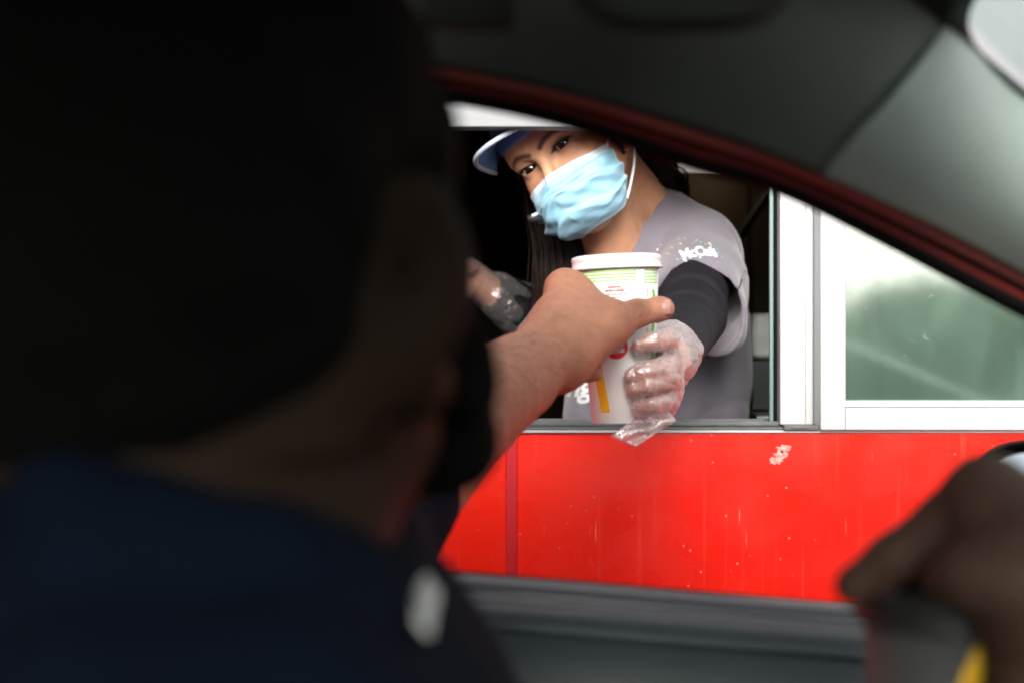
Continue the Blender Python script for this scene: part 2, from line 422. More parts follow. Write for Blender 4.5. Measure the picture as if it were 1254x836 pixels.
# right side of the hatch: fixed jamb, sliding sash and its pane
wf = MB(); wf.box(.3525, .3865, YW + .02, YW + .10, SZ + .001, HZ - .001); wf.box(.3868, .3976, YW + .026, YW + .11, SZ + .001, HZ - .001)
frame = wf.build('window_frame', M['vinyl'], bl, bevel=.002)
s = MB(); s.box(.398, .430, YW - .016, YW + .034, SZ - .003, HZ - .002)
s.box(.430, 1.56, YW - .016, YW + .034, SZ - .003, SZ + .026)
s.box(.430, 1.56, YW - .016, YW + .034, HZ - .034, HZ - .002)
s.box(1.56, 1.598, YW - .016, YW + .034, SZ - .003, HZ - .002)
s.build('sash', M['vinyl'], bl, bevel=.0016)
s = MB(); s.box(.430, 1.56, YW - .008, YW + .03, SZ + .0265, SZ + .0345); s.box(.4301, .4325, YW - .008, YW + .03, SZ + .0345, HZ - .034); s.build('glazing_bead', M['vinyl_grey'], bl, bevel=.001)
s = MB(); s.box(.4325, 1.56, YW + .008, YW + .013, SZ + .034, HZ - .034); s.build('pane', M['pane'], bl)
s = MB(); s.box(.3455, .3500, YW + .055, YW + .062, SZ + .004, HZ - .002); s.build('glass_edge', mat('glass_edge', (.16, .25, .24), .3), bl)
s = MB(); s.box(.3500, .3524, YW + .04, YW + .08, SZ + .002, HZ - .002); s.build('gasket', M['rubber'], bl)
s = MB(); s.box(.352, .397, YW - .012, YW + .018, SZ - .003, SZ + .003); s.box(.362, .384, YW - .014, YW - .0125, SZ - .001, SZ + .0015); s.build('track', M['alu'], bl, bevel=.0006)
# room behind
r_ = MB(); D0, D1 = YW + .2, 5.2
r_.box(-2.6, 3.2, D1, D1 + .1, 0, 2.7); r_.box(-2.7, -2.6, D0, D1, 0, 2.7); r_.box(3.2, 3.3, D0, D1, 0, 2.7); r_.build('inner_wall', M['brown_wall'], bl)
r_ = MB(); r_.box(-2.6, 3.2, D0, D1, 2.7, 2.8); r_.build('inner_ceiling', M['brown_wall'], bl)
r_ = MB(); r_.box(-2.6, 3.2, D0, D1, .002, .03); r_.build('inner_floor', M['dark_floor'], bl)
# things in the room
cb = thing('kitchen_cabinet', 'tall brown kitchen cabinet in the dark behind the worker', 'cabinet', (.42, 4.2, .03))
b = MB(); b.box(.30, 1.1, 4.2, 4.7, .03, 2.3); b.build('carcass', mat('cabinet_brown', (.22, .14, .07), .6, noise=(4, .3)), cb, bevel=.005)
for x in (.305, .705):
    b = MB(); b.box(x, x + .39, 4.175, 4.197, .1, 2.25); d_ = b.build('cabinet_door', mat('cabinet_door', (.24, .155, .08), .55, noise=(4, .3)), cb, bevel=.004)
    b = MB(); b.tube([(x + .35, 4.15, 1.2), (x + .35, 4.15, 1.4)], .006); b.build('handle', M['steel'], cb, True)
hl_ = thing('strip_lamp', 'lit pale strip lamp hanging in the dark kitchen above the worker\'s shoulder', 'lamp', tuple(P(875, 198, 4.0)))
q0, q1 = P(835, 193, 4.0), P(915, 205, 4.0)
em = bpy.data.materials.new('lamp_glow'); em.use_nodes = True; eb = em.node_tree.nodes['Principled BSDF']; eb.inputs['Emission Color'].default_value = (1, .93, .82, 1); eb.inputs['Emission Strength'].default_value = .26
b = MB(); b.box(q0[0], q1[0], 3.96, 4.10, q1[2], q0[2]); b.build('diffuser', em, hl_, bevel=.004)
b = MB(); b.tube([(q0[0] + .03, 4.03, q0[2]), (q0[0] + .03, 4.03, 2.70)], .004); b.tube([(q1[0] - .03, 4.03, q0[2]), (q1[0] - .03, 4.03, 2.70)], .004); b.build('hanger', M['steel'], hl_)
tb = thing('prep_counter', 'steel prep counter standing in the kitchen behind the worker', 'counter', (.8, 2.6, .03))
b = MB(); b.box(.40, 1.3, 2.33, 2.9, 1.03, 1.06); b.build('top', M['steel'], tb, bevel=.004)
for x in (.45, 1.25):
    for y in (2.38, 2.85):
        b = MB(); b.tube([(x, y, .03), (x, y, 1.03)], .02); b.build('leg', M['steel'], tb, True)
nd = thing('napkin_dispenser', 'dark napkin dispenser with white napkins between the worker\'s back and the window jamb', 'napkin dispenser', (.445, 2.47, 1.0605))
b = MB(); b.box(.408, .52, 2.43, 2.53, 1.0605, 1.15); b.build('casing', M['black'], nd, bevel=.006)
b = MB(); b.box(.412, .47, 2.436, 2.51, 1.1505, 1.228); b.build('napkins', M['white_card'], nd, bevel=.012)
b = MB(); b.tube([P(900, 300, 3.9), P(960, 210, 3.9)], .012, 8); b.tube([P(960, 210, 3.9), P(975, 100, 3.9)], .012, 8)
o = b.build('kitchen_pipe', mat('dull_pipe', (.3, .25, .18), .5)); tag(o, 'slanting dull pipe in the kitchen right of the worker', 'pipe')

# ------------------------------------------------------------------ trees across the lane (mirrored in the pane)
def leaf_mat(c): return mat('leaves', c, .7, noise=(6, .5))
def tree(x, y, h, cw, seed, label, col, low=.35, n=16000, grp='trees across the lane'):
    rr = np.random.RandomState(seed); t = thing('leafy_tree', label, 'tree', (x, y, 0), grp)
    b = MB(); b.tube([(x, y, 0), (x + .05, y, h * .3), (x - .05, y + .05, h * .6), (x, y, h * .85)], [.16, .12, .08, .03], 8)
    for k in range(7):
        a = rr.rand() * 6.28; z0 = h * (low + .08 * k); L_ = cw * (.5 + .4 * rr.rand())
        b.tube([(x, y, z0), (x + math.cos(a) * L_ * .5, y + math.sin(a) * L_ * .5, z0 + L_ * .3), (x + math.cos(a) * L_, y + math.sin(a) * L_, z0 + L_ * .45)], [.05, .03, .01], 6)
    b.build('trunk', mat('bark', (.08, .06, .045), .9, noise=(10, .4)), t, True)
    cl = np.stack([rr.randn(26) * cw * .42, rr.randn(26) * cw * .42, rr.uniform(low, 1, 26) * h], 1)
    ci = rr.randint(0, 26, n); c = cl[ci] + rr.randn(n, 3) * (.22 * cw, .22 * cw, .09 * h)
    c[:, 2] = np.clip(c[:, 2], .12 * h if low < .2 else low * h * .7, None)
    u = rr.randn(n, 3); u /= np.linalg.norm(u, axis=1)[:, None]; v_ = np.cross(u, rr.randn(n, 3)); v_ /= np.linalg.norm(v_, axis=1)[:, None]
    sz = rr.uniform(.05, .10, n)[:, None]; q = np.stack([c - u * sz, c + v_ * sz * .5, c + u * sz, c - v_ * sz * .5], 1) + np.array([x, y, 0])
    mesh_obj('crown', q.reshape(-1, 3), np.arange(n * 4).reshape(n, 4), leaf_mat(col), t)
tree(6.4, -8.5, 5.2, 1.5, 1, 'broad green tree across the lane, tallest of those mirrored in the pane', (.06, .14, .045), .06)
tree(9.2, -9.5, 4.2, 1.7, 2, 'dense dark tree across the lane, farthest forward of the car', (.06, .10, .04), .12)
tree(3.9, -9.2, 1.55, 1.4, 3, 'low bush across the lane beside the broad green tree', (.08, .13, .05), .05, 9000)
tree(-4.0, -10.5, 5.0, 1.8, 4, 'green tree across the lane behind the back of the car', (.06, .11, .04), .15)

# ------------------------------------------------------------------ the car
car = thing('red_car', 'red car stopped at the serving hatch, seen from its front passenger seat', 'car', (0, .25, 0))
def rows(*r): return np.array([[P(*q) for q in row] for row in r])
def curve(pts, n): return catmull([P(*q) for q in pts], n)
O = [(60, 62, .78), (250, 82, .79), (545, 124, .80), (700, 157, .80), (850, 208, .815), (961, 240, .83), (1100, 309, .86), (1254, 389, .90), (1500, 508, .93), (1988, 745, .96)]
T = [(60, 8, .75), (250, 30, .76), (545, 77, .77), (700, 110, .77), (850, 152, .78), (955, 188, .79), (1100, 250, .82), (1254, 327, .87), (1480, 440, .90), (1960, 700, .93)]
U = [(60, -330, .70), (250, -300, .71), (545, -250, .72), (700, -210, .73), (850, -150, .735), (1000, -70, .75), (1140, 26, .77), (1254, 130, .82), (1480, 262, .86), (2560, 742, .91)]
NC = 90
cO, cT, cU = curve(O, NC), curve(T, NC), curve(U, NC)
# parametrise all three by screen position so that bands run side by side
def band(A, B, t): return A * (1 - t) + B * t
def between(t0, t1, n, dy0=0, dy1=0, bulge=0):
    g = []
    for i in range(n):
        f = i / (n - 1); q = band(cO, cT, t0 + (t1 - t0) * f).copy(); q[:, 1] += dy0 + (dy1 - dy0) * f - bulge * math.sin(math.pi * f); g.append(q)
    return np.array(g)
sheet('window_seal', between(.05, .30, 8, .002, .000, .004), M['rubber'], car, .004)
sheet('frame_flange', between(.29, .58, 8, .004, .004, .002), M['car_red_inner'], car, .003)
sheet('inner_seal', between(.575, .62, 5, .000, .000, .002), M['rubber'], car, .003)
sheet('door_frame', between(.64, .93, 10, .003, .001, .005), M['frame_red'], car, .003)
sheet('inner_seal', between(.95, 1.10, 6, .006, .006, .002), M['rubber'], car, .003)
# rail and pillar trims between the frame and the headliner / windshield
def trim(i0, i1, n, bulge, lift=0.0, t1=1.0):
    g = []
    for j in range(n):
        f = j / (n - 1) * t1; q = band(cT, cU, f)[i0:i1].copy()
        d = cU[i0:i1] - cT[i0:i1]; up = np.cross(d, np.roll(cT, -1, 0)[i0:i1] - cT[i0:i1]); up /= np.linalg.norm(up, axis=1)[:, None] + 1e-9
        up *= np.where(up[:, 1:2] > 0, -1, 1)
        q += up * (bulge * math.sin(math.pi * min(1, f * 1.0)) + lift); g.append(q)
    return np.array(g)
def split_at(px):
    a = 627 + cT[:, 0] / cT[:, 1] * FPX
    return int(np.argmin(np.abs(a - px)))
i_s = split_at(1008)
iu = int(np.argmin(np.abs(627 + cU[:, 0] / cU[:, 1] * FPX - 1150)))
def trim2(k0, k1, m_n, n, bulge, lift):
    """between column functions k0(f) and k1(f), f running from the window frame up to the roof"""
    full = trim(0, NC, n, bulge, lift); out = []
    for j in range(n):
        f = j / (n - 1); ks = np.linspace(k0(f), k1(f), m_n); i = np.minimum(ks.astype(int), NC - 2); t = (ks - i)[:, None]
        out.append(full[j][i] * (1 - t) + full[j][i + 1] * t)
    return np.array(out)
seam_k = lambda f: i_s + (iu - i_s) * f ** 1.7
sheet('roof_rail_trim', trim2(lambda f: 0, lambda f: seam_k(f) - .012, 60, 24, .020, 0), M['liner'], car, .005, offset=1)
sheet('pillar_trim', trim2(lambda f: seam_k(f) + .012, lambda f: NC - 1.001, 60, 30, .022, .003), M['pillar'], car, .005, offset=1)
sheet('pillar_skin', trim(0, NC - 1, 24, .012, -.016), M['rubber'], car, .003)
for nm_, g_ in (('passenger_rail_trim', trim(0, NC - 1, 16, .02, 0)),):
    g_ = g_.copy(); g_[:, :, 1] = .5 - g_[:, :, 1]; sheet(nm_, g_, M['liner'], car, .005)
# windshield, its black border, the headliner
iu = int(np.argmin(np.abs(627 + cU[:, 0] / cU[:, 1] * FPX - 1150)))
A = cU[iu]; Bc = cU[-1]; A2 = V(A[0], .5 - A[1], A[2]); B2 = V(Bc[0], .5 - Bc[1], Bc[2])
def wsh(s, t, off=0):
    """s: 0 top .. 1 bottom, t: 0 driver .. 1 passenger"""
    n = len(cU) - 1 - iu; k = iu + s * n; i = min(int(k), NC - 2); f = k - i; L0 = cU[i] * (1 - f) + cU[i + 1] * f; R0 = V(L0[0], .5 - L0[1], L0[2])
    p = L0 * (1 - t) + R0 * t; bow = 4 * t * (1 - t); p = p + V(.025 * bow + .06 * bow * s, 0, .075 * bow * (1 - .6 * s)) + V(.02, .0, .03) * off
    return p
sheet('windshield', np.array([[wsh(.0 + s / 20, t / 20, 0.4) for t in range(21)] for s in range(21)]), M['windshield'], car, 0)
# rounded black border
b = MB(); ins = []; ring = []
m_ = 72
def rr_pt(k, m_x, m_y, r):
    a = 2 * math.pi * k / m_; cx, cy_ = math.cos(a), math.sin(a); e = 2 / 14.0
    x = math.copysign(abs(cx) ** e, cx); y = math.copysign(abs(cy_) ** e, cy_)
    return .5 + (.5 - m_y) * y, .5 + (.5 - m_x) * x
for k in range(m_):
    s1, t1 = rr_pt(k, .008, .010, 0); a = 2 * math.pi * k / m_; q_ = max(abs(math.cos(a)), abs(math.sin(a))); s0, t0 = min(max(.5 + .5 * math.sin(a) / q_, 0), 1), .5 + .515 * math.cos(a) / q_
    ring.append(wsh(s0, t0, .05)); ins.append(wsh(s1, t1, .05))
b.add(ring + ins, [(k, (k + 1) % m_, m_ + (k + 1) % m_, m_ + k) for k in range(m_)])
# corners outside the superellipse
o = b.build('windshield_border', M['black'], car); sm = o.modifiers.new('s', 'SOLIDIFY'); sm.thickness = .002
g = []
for j in range(24):
    f = j / 23; row = []
    for i in range(iu + 1):
        L0 = cU[i]; R0 = V(L0[0], .5 - L0[1], L0[2]); p = L0 * (1 - f) + R0 * f; bow = 4 * f * (1 - f)
        fx = i / iu; row.append(p + V(.025 * bow * fx ** 3, 0, (.075 + .035 * (1 - fx ** 2)) * bow))
    g.append(row)
g = np.array(g); sheet('headliner', g, M['headliner'], car, .012, offset=-1)
# roof skin above, rear glass, passenger side: keeps the cabin dark as in the photograph
rg = g.copy(); rg[:, :, 2] += .05; sheet('roof', rg, M['car_red'], car, .006, offset=1)
xb = float(cU[0][0])
b = MB()
b.box(-1.75, xb + .02, -.5, 1.0, 1.49, 1.52)              # rear roof
b.build('rear_roof', M['car_red'], car, bevel=.012)
b = MB(); b.box(-1.78, -1.75, -.5, 1.0, .3, 1.49); b.build('rear_panel', M['door_trim'], car)
b = MB(); b.box(-1.75, xb + .02, .98, 1.0, .3, 1.489); b.build('rear_side', M['door_trim'], car)
b = MB(); b.box(-1.75, 1.02, -.50, -.46, .3, 1.04); b.build('passenger_door', M['door_trim'], car, bevel=.01)
b = MB(); b.box(-1.75, .35, -.49, -.47, 1.04, 1.34); b.add([(.35, -.48, 1.04), (.95, -.48, 1.04), (.35, -.48, 1.36)], [(0, 1, 2)]); b.build('passenger_window', M['tinted'], car)
b = MB(); b.box(-1.75, 1.0, -.5, 1.0, .25, .3); b.build('floor_pan', M['seat'], car)
# dashboard
dg = []
for x, z in ((.98, .985), (.8, .99), (.66, .975), (.60, .93), (.58, .80), (.66, .62), (.70, .3)):
    dg.append([(x + .03 * math.sin(math.pi * j / 15), -.46 + 1.40 * j / 15, z) for j in range(16)])
sheet('dashboard', np.array(dg), mat('dash_skin', (.012, .013, .014), .95, spec=.08), car, .004)
# bonnet and front wings
dg = []
for i in range(12):
    x = 1.0 + i * .09; zz = .985 - .012 * i - (.0016 * i * i); dg.append([(x, -.5 + 1.5 * j / 15, zz - .35 * abs((j - 7.5) / 7.5) ** 6 * .3) for j in range(16)])
sheet('bonnet', np.array(dg), M['car_red'], car, .004)
b = MB(); b.box(-1.78, 2.05, 1.005, 1.03, .35, .88); b.box(-1.78, 2.05, -.54, -.515, .35, .9); b.box(2.0, 2.08, -.5, 1.0, .35, .8); b.build('body_side', M['car_red'], car, bevel=.012)
for x in (-1.2, 1.5):
    for y in (-.50, .82):
        wb = MB(); wb.lathe([(.001, -.09), (.2, -.09), (.30, -.085), (.315, -.06), (.315, .06), (.30, .085), (.2, .09), (.001, .09)], 32, Matrix.Translation((x, y + .09, .315)) @ Matrix.Rotation(R(90), 4, 'X'))
        wb.build('wheel', M['rubber'], car, True)
# driver's door: the belt line drops towards the front
def beltz(x, d): return 0
BL = [(-1.4, 1.115), (-.5, 1.062), (-.066, 1.0262), (.22, 1.0025), (.5, .975), (.98, .93)]
bx = np.linspace(-1.4, .98, 60); bz = np.interp(bx, [p[0] for p in BL], [p[1] for p in BL])
prof_cap = [(.985, -.02), (.975, .0), (.955, .006), (.945, .004), (.937, -.0025)]
def prof_sheet(name, prof, m, th=.003, smooth=True):
    g = np.array([[(x, y, z + dz) for x, z in zip(bx, bz)] for y, dz in prof]); return sheet(name, g, m, car, th, smooth)
prof_sheet('window_channel', [(.972, -.03), (.970, -.004), (.964, .000), (.958, -.004), (.956, -.03)], M['rubber'])
prof_sheet('belt_trim', [(.955, -.03), (.954, -.006), (.950, .0015), (.940, .002), (.930, -.001), (.925, -.006)], M['sill_trim'], .002)
prof_sheet('belt_groove', [(.927, -.012), (.922, -.0065), (.917, -.0080), (.913, -.0110)], M['sill_dark'], .002)
prof_sheet('belt_lip', [(.915, -.012), (.911, -.0105), (.903, -.013), (.898, -.019), (.897, -.026)], M['door_trim'], .002)
prof_sheet('door_panel', [(.905, -.02), (.895, -.028), (.885, -.050), (.880, -.09), (.878, -.16), (.874, -.22), (.84, -.245), (.82, -.25), (.815, -.27), (.84, -.33), (.87, -.37), (.87, -.70)], M['door_trim'], .004)
g = np.array([[(x, y, z + dz) for x, z in zip(bx, bz)] for y, dz in ((.974, -.02), (.99, -.03), (1.01, -.07), (1.03, -.16), (1.04, -.3), (1.035, -.62))]); sheet('door_skin', g, M['car_red'], car, .004)
# satin inside handle
hp = MB(); hc = P(512, 765, .84)
hp.tube([hc + V(-.017, .012, .017), hc + V(-.011, .0, .012), hc, hc + V(.011, 0, -.012), hc + V(.015, .012, -.017)], [.004, .008, .0095, .008, .004], 12); hp.build('inside_handle', M['chrome'], car, True)
# sun visor and grab handle on the roof
g = []
for j in range(8):
    f = j / 7; g.append([P(700 + 270 * i / 15, -60 + 85 * f * (1 - .75 * abs((i - 7.5) / 7.5) ** 5) - 20 * 0, .60 - .03 * f) for i in range(16)])
o = sheet('sun_visor', np.array(g), M['headliner'], car, .012)
g = [[P(520 + 108 * i / 9, -40 + 76 * j / 5, .66) for i in range(10)] for j in range(6)]
sheet('belt_cover', np.array(g), M['headliner'], car, .008)
# outside mirror
mir_c = P(1312, 650, 1.10); wdir = unit(V(.42, -.9, 0)); nrm = unit(V(-1.359, -.95, .42)); wdir = unit(V(.54, -.82, 0)); wdir = unit(wdir - nrm * (wdir @ nrm)); upv = np.cross(nrm, wdir); upv = upv * np.sign(upv[2])
def rrect(cw, ch, p=3.6, n=40, off=0.0, sh=0):
    out = []
    for k in range(n):
        a = 2 * math.pi * k / n; cx, sy = math.cos(a), math.sin(a)
        x = math.copysign(abs(cx) ** (2 / p), cx) * cw; y = math.copysign(abs(sy) ** (2 / p), sy) * ch
        out.append(mir_c + wdir * x + upv * y + nrm * off)
    return out
b = MB(); n = 40; rings = [rrect(.100, .068, off=.000), rrect(.103, .071, off=.002), rrect(.106, .074, off=-.01), rrect(.106, .074, off=-.03), rrect(.085, .060, off=-.075), rrect(.04, .03, off=-.10)]
vv = [p for r in rings for p in r]; ff = [(i * n + k, i * n + (k + 1) % n, (i + 1) * n + (k + 1) % n, (i + 1) * n + k) for i in range(5) for k in range(n)] + [tuple(5 * n + k for k in range(n))]
b.add(vv, ff); mh = b.build('mirror_housing', M['black'], car, True)
b = MB(); b.add(rrect(.092, .060, off=.0015), [tuple(range(40))]); b.build('mirror_glass', mat('mirror', (.8, .86, .88), .06, 1), mh)
b = MB(); b.tube([mir_c - upv * .05 + wdir * .06 + nrm * -.04, V(.62, 1.0, 1.0)], [.025, .03], 10); b.build('mirror_arm', M['black'], mh, True)
# seats
def seat(y, x0, lean):
    b = MB(); b.box(x0, x0 + .5, y - .26, y + .26, .45, .60); b.build('seat_cushion', M['seat'], car, bevel=.05)
    b = MB(); b.add([(x0 + dx + (.0 if z < .6 else -lean), y + s * .25, z) for z in (.5, 1.12) for dx in (-.12, .02) for s in (-1, 1)], [(0, 1, 3, 2), (4, 6, 7, 5), (0, 4, 5, 1), (2, 3, 7, 6), (0, 2, 6, 4), (1, 5, 7, 3)])
    b.build('seat_back', M['seat'], car, bevel=.04)
seat(.58, -.36, .14)
if True:
    b = MB(); b.box(-.30, .2, -.28, .22, .40, .55); b.build('seat_cushion', M['seat'], car, bevel=.05)
#FIGURES
# ------------------------------------------------------------------ people
def vnoise(x, y, z, s, seed=0):
    r = np.random.RandomState(seed); out = 0
    for i in range(6):
        d = r.randn(3); d /= np.linalg.norm(d); ph = r.rand() * 6.28; f = s * (1 + .35 * r.randn())
        out = out + np.sin((x * d[0] + y * d[1] + z * d[2]) * f + ph)
    return out / 6
M['skin'] = mat('skin', rough=.46, sss=.10, noise=(70, .16), bump=(700, .0007, 8), attr='Col')
M['skin_dark'] = mat('skin_dark', rough=.52, spec=.12, sss=.05, noise=(110, .16), bump=(620, .0009, 8), attr='Col')
M['hair'] = mat('hair', (.020, .010, .007), .5, spec=.22, noise=(150, .4))
M['black_hair'] = mat('black_hair', (.0022, .0020, .0020), .9, spec=.1)
M['grey_tee'] = mat('grey_jersey', (.175, .157, .190), .9, sheen=.3, noise=(25, .10), bump=(900, .0004), spec=.2)
M['navy_tee'] = mat('navy_jersey', (.0022, .0050, .0125), .95, noise=(25, .2), spec=.08)
M['compress'] = mat('compression_sleeve', (.012, .011, .015), .7, spec=.25, noise=(300, .3), bump=(1500, .0003))
M['white_ink'] = mat('white_ink', (.85, .85, .85), .6)

def finish(name, v, f, m, parent, cols=None): return mesh_obj(name, v, f, m, parent, True, cols=cols)
def tubes_obj(name, strands, m, parent, n=5):
    b = MB()
    for pts, rad in strands: b.tube(pts, rad, n)
    return b.build(name, m, parent, True)
def falloff(v, c, r0, r1):
    d = np.linalg.norm(v - np.asarray(c), axis=1); return np.clip((r1 - d) / (r1 - r0), 0, 1)[:, None]
def seg_dist(v, a, b):
    a = np.asarray(a); b = np.asarray(b); ba = b - a; t = np.clip(((v - a) @ ba) / (ba @ ba), 0, 1); return np.linalg.norm(v - a - t[:, None] * ba, axis=1)

def head_field(F, lo, hi, h, female=True):
    """face, skull, ears; F maps head coordinates to the world"""
    f = Field(lo, hi, h); Mx = F.M; s = 1.0 if female else 1.06
    e = lambda c, r, k=.02, sub=False, MM=None: f.ell(F(*(np.array(c) * s)), np.array(r) * s, Mx if MM is None else Mx @ MM, k, sub)
    c_ = lambda a, b, ra, rb, k=.01, sub=False: f.cone(F(*(np.array(a) * s)), F(*(np.array(b) * s)), ra * s, rb * s, k, sub)
    e((0, -.018, .032), (.073, .092, .082))
    e((0, .022, -.02), (.060, .062, .085), .03)
    for q in (-1, 1):
        c_((q * .048, -.002, -.052), (q * .012, .060, -.098), .019, .016, .03)
        e((q * .036, .052, -.032), (.024, .024, .026), .02)                       # cheek
        c_((q * .012, .079, .017), (q * .044, .066, .017), .009, .008, .014)      # brow ridge
    c_((0, .045, -.05), (0, .062, -.098), .030, .018, .03)
    e((0, .040, .045), (.060, .045, .050), .03)                                   # forehead
    for q in (-1, 1):
        e((q * .031, .089, -.001), (.017, .014, .0115), .012, True)               # sockets
        f.ball(F(*(np.array((q * .0315, .0665, 0)) * s)), .0142 * s, .006)        # lids over the eyeball
    c_((0, .081, .006), (0, .102, -.036), .0065, .0088, .010)                     # nose
    e((0, .1025, -.039), (.0095, .0095, .0085), .006)
    for q in (-1, 1):
        e((q * .0115, .092, -.042), (.0075, .010, .007), .006)
        e((q * .006, .098, -.049), (.0035, .005, .004), .002, True)
    c_((-.018, .082, -.066), (.018, .082, -.066), .0042, .0042, .006); c_((-.015, .082, -.074), (.015, .082, -.074), .005, .005, .006)
    c_((-.017, .090, -.0702), (.017, .090, -.0702), .0018, .0018, .002, True)
    for q in (-1, 1):                                                             # eye openings (almond)
        c = np.array((q * .0315, .082, .0002)) * s
        MM = np.array(Matrix.Rotation(R(q * -5), 3, 'Y'))
        e(c / s, (.0138, .016, .0044), .0012, True, MM)
        # ear
        EM = np.array(Matrix.Rotation(R(q * -24), 3, 'Z') @ Matrix.Rotation(R(-12), 3, 'X'))
        dz = -.014 if female else 0
        if not female:
            EM2 = np.array(Matrix.Rotation(R(q * -42), 3, 'Z') @ Matrix.Rotation(R(-12), 3, 'X')); e((q * .084, -.022, -.004), (.0065, .022, .036), .006, False, EM2); e((q * .0925, -.026, .000), (.0065, .014, .025), .004, True, EM2); e((q * .080, -.012, -.038), (.007, .010, .012), .006)
        e((q * .074, -.014, -.008 + dz), (.0065, .019, .031), .006, False, EM)
        e((q * .0815, -.015, -.002 + dz), (.0055, .0125, .020), .003, True, EM)
        c_((q * .0785, -.008, .000 + dz), (q * .0765, -.020, -.014 + dz), .0032, .003, .003)
        e((q * .0745, -.005, -.036 + dz), (.0055, .009, .010), .006, False, EM)        # lobe
    return f

# ---- worker -------------------------------------------------------
wk = thing('person', 'young worker in grey tee, blue cap and face mask leaning out with a cup', 'person', tuple(V(.2, 2.15, .0)))
yaw, roll, pit = 32, 34.5, -4
Mh = rot('Y', -roll) @ rot('Z', -yaw) @ rot('Z', 180) @ rot('X', pit)
mid_eye = P(667, 194, 1.935)
HF = Frame(Mh, mid_eye - Mh @ V(0, .078, 0))
hf = head_field(HF, HF.o - .19, HF.o + .19, .00125)
NB = P(768, 306, 2.11)                                                   # base of the neck
for a, b, ra, rb, k in ((HF(0, -.030, -.045), NB + V(-.01, 0, .0), .045, .045, .02), (HF(0, .0, -.07), NB + V(-.02, -.03, -.02), .036, .040, .02)):
    hf.cone(a, b, ra, rb, k)
hf.cone(HF(-.052, -.030, -.05), P(738, 330, 2.045), .0115, .011, .014)    # neck cord
hf.cone(HF(-.02, -.045, -.03), P(806, 268, 2.16), .036, .036, .03)
v1, f1 = hf.mesh(); v1 = smooth_pts(v1, f1, 2)
# left arm + hand that holds the cup
CUP_D = 1.46
S_ = P(858, 322, 2.08); E_ = P(844, 388, 1.84); W_ = P(820, 436, 1.575)
def worker_hand(f, g=0.0, kk=.004, fingers=True):
    f.cone(W_, P(818, 440, 1.52), .024 + g, .024 + g, .006)
    f.ell(P(813, 452, 1.492), V(.017, .036, .033) + g, None, .012)
    fin = [[(818, 416, 1.466), (815, 416, 1.425), (797, 418, 1.410), (783, 423, 1.411)],
           [(820, 443, 1.463), (817, 449, 1.420), (793, 454, 1.408), (773, 460, 1.410)],
           [(820, 461, 1.463), (817, 467, 1.420), (796, 471, 1.409), (777, 476, 1.411)],
           [(817, 481, 1.466), (812, 490, 1.427), (796, 495, 1.416), (784, 499, 1.417)]]
    for i, q in enumerate(fin):
        r = .0080 if i < 3 else .0070
        f.chain([P(*x) for x in q], [r + .0012 + g, r + g, r - .0006 + g, r - .0018 + g], kk)
    f.chain([P(816, 440, 1.535), P(796, 420, 1.526), P(778, 412, 1.516), P(764, 410, 1.510)], [.014 + g, .011 + g, .0095 + g, .0085 + g], .006)
af = Field(P(740, 560, 1.42) - V(.05, .08, .05), P(900, 300, 1.70) + V(.03, .06, .05), .0022)
worker_hand(af); af.cone(W_, E_, .027, .034, .01)
v2, f2 = af.mesh()
bf = Field((-.05, 1.7, .60), (.42, 2.42, 1.42), .007)
CH = P(800, 400, 2.19)
bf.ell(CH, (.125, .10, .20)); bf.ell(P(795, 540, 2.22), (.12, .095, .20), None, .05); bf.cone(S_, E_, .045, .036, .02); bf.cone(NB, CH, .05, .08, .05)
bf.cone(P(735, 345, 2.22), P(700, 420, 2.3), .045, .04, .03); bf.ell(P(790, 720, 2.24), (.14, .12, .16), None, .05)
v3, f3 = bf.mesh()
# right forearm and hand, dim inside the hatch
RW = P(608, 362, 2.32); RE = P(690, 440, 2.40); RH = P(574, 342, 2.28)
rf = Field(P(540, 560, 2.25) - .02, P(760, 280, 1.9) + .04, .003)
rf.lo = np.minimum(P(560, 520, 1.85), P(560, 520, 2.3)); rf = Field((-.20, 2.10, 1.02), (.16, 2.50, 1.36), .0028)
def right_hand(f, g=0, k=.005):
    f.cone(RW, RH, .024 + g, .030 + g, .012)
    for i, (dx, dy) in enumerate(((-16, -10), (-22, 0), (-22, 10), (-18, 20))):
        a = P(566 + i * 1, 334 + i * 8, 2.26); b_ = P(574 + dx, 342 + dy - 6, 2.24); c = P(574 + dx - 6, 342 + dy + 2, 2.21)
        f.chain([a, b_, c], [.0095 + g, .0085 + g, .0075 + g], k)
    f.chain([RH, P(574, 328, 2.24), P(562, 324, 2.22)], [.014 + g, .010 + g, .008 + g], k)
right_hand(rf); rf.cone(RW, RE, .026, .036, .01)
v4, f4 = rf.mesh()
v, f = merge((v1, f1), (v2, f2), (v3, f3), (v4, f4))
col = np.tile(V(.64, .328, .190), (len(v), 1))
hl = HF.inv(v)
ish = (np.linalg.norm(hl, axis=1) < .17)[:, None]
def tint(c, m): 
    global col
    m = np.clip(m, 0, 1); col = col * (1 - m) + np.array(c) * m
tint((.50, .20, .12), (falloff(hl, (.036, .075, -.03), .0, .03) + falloff(hl, (-.036, .075, -.03), 0, .03)) * .6)
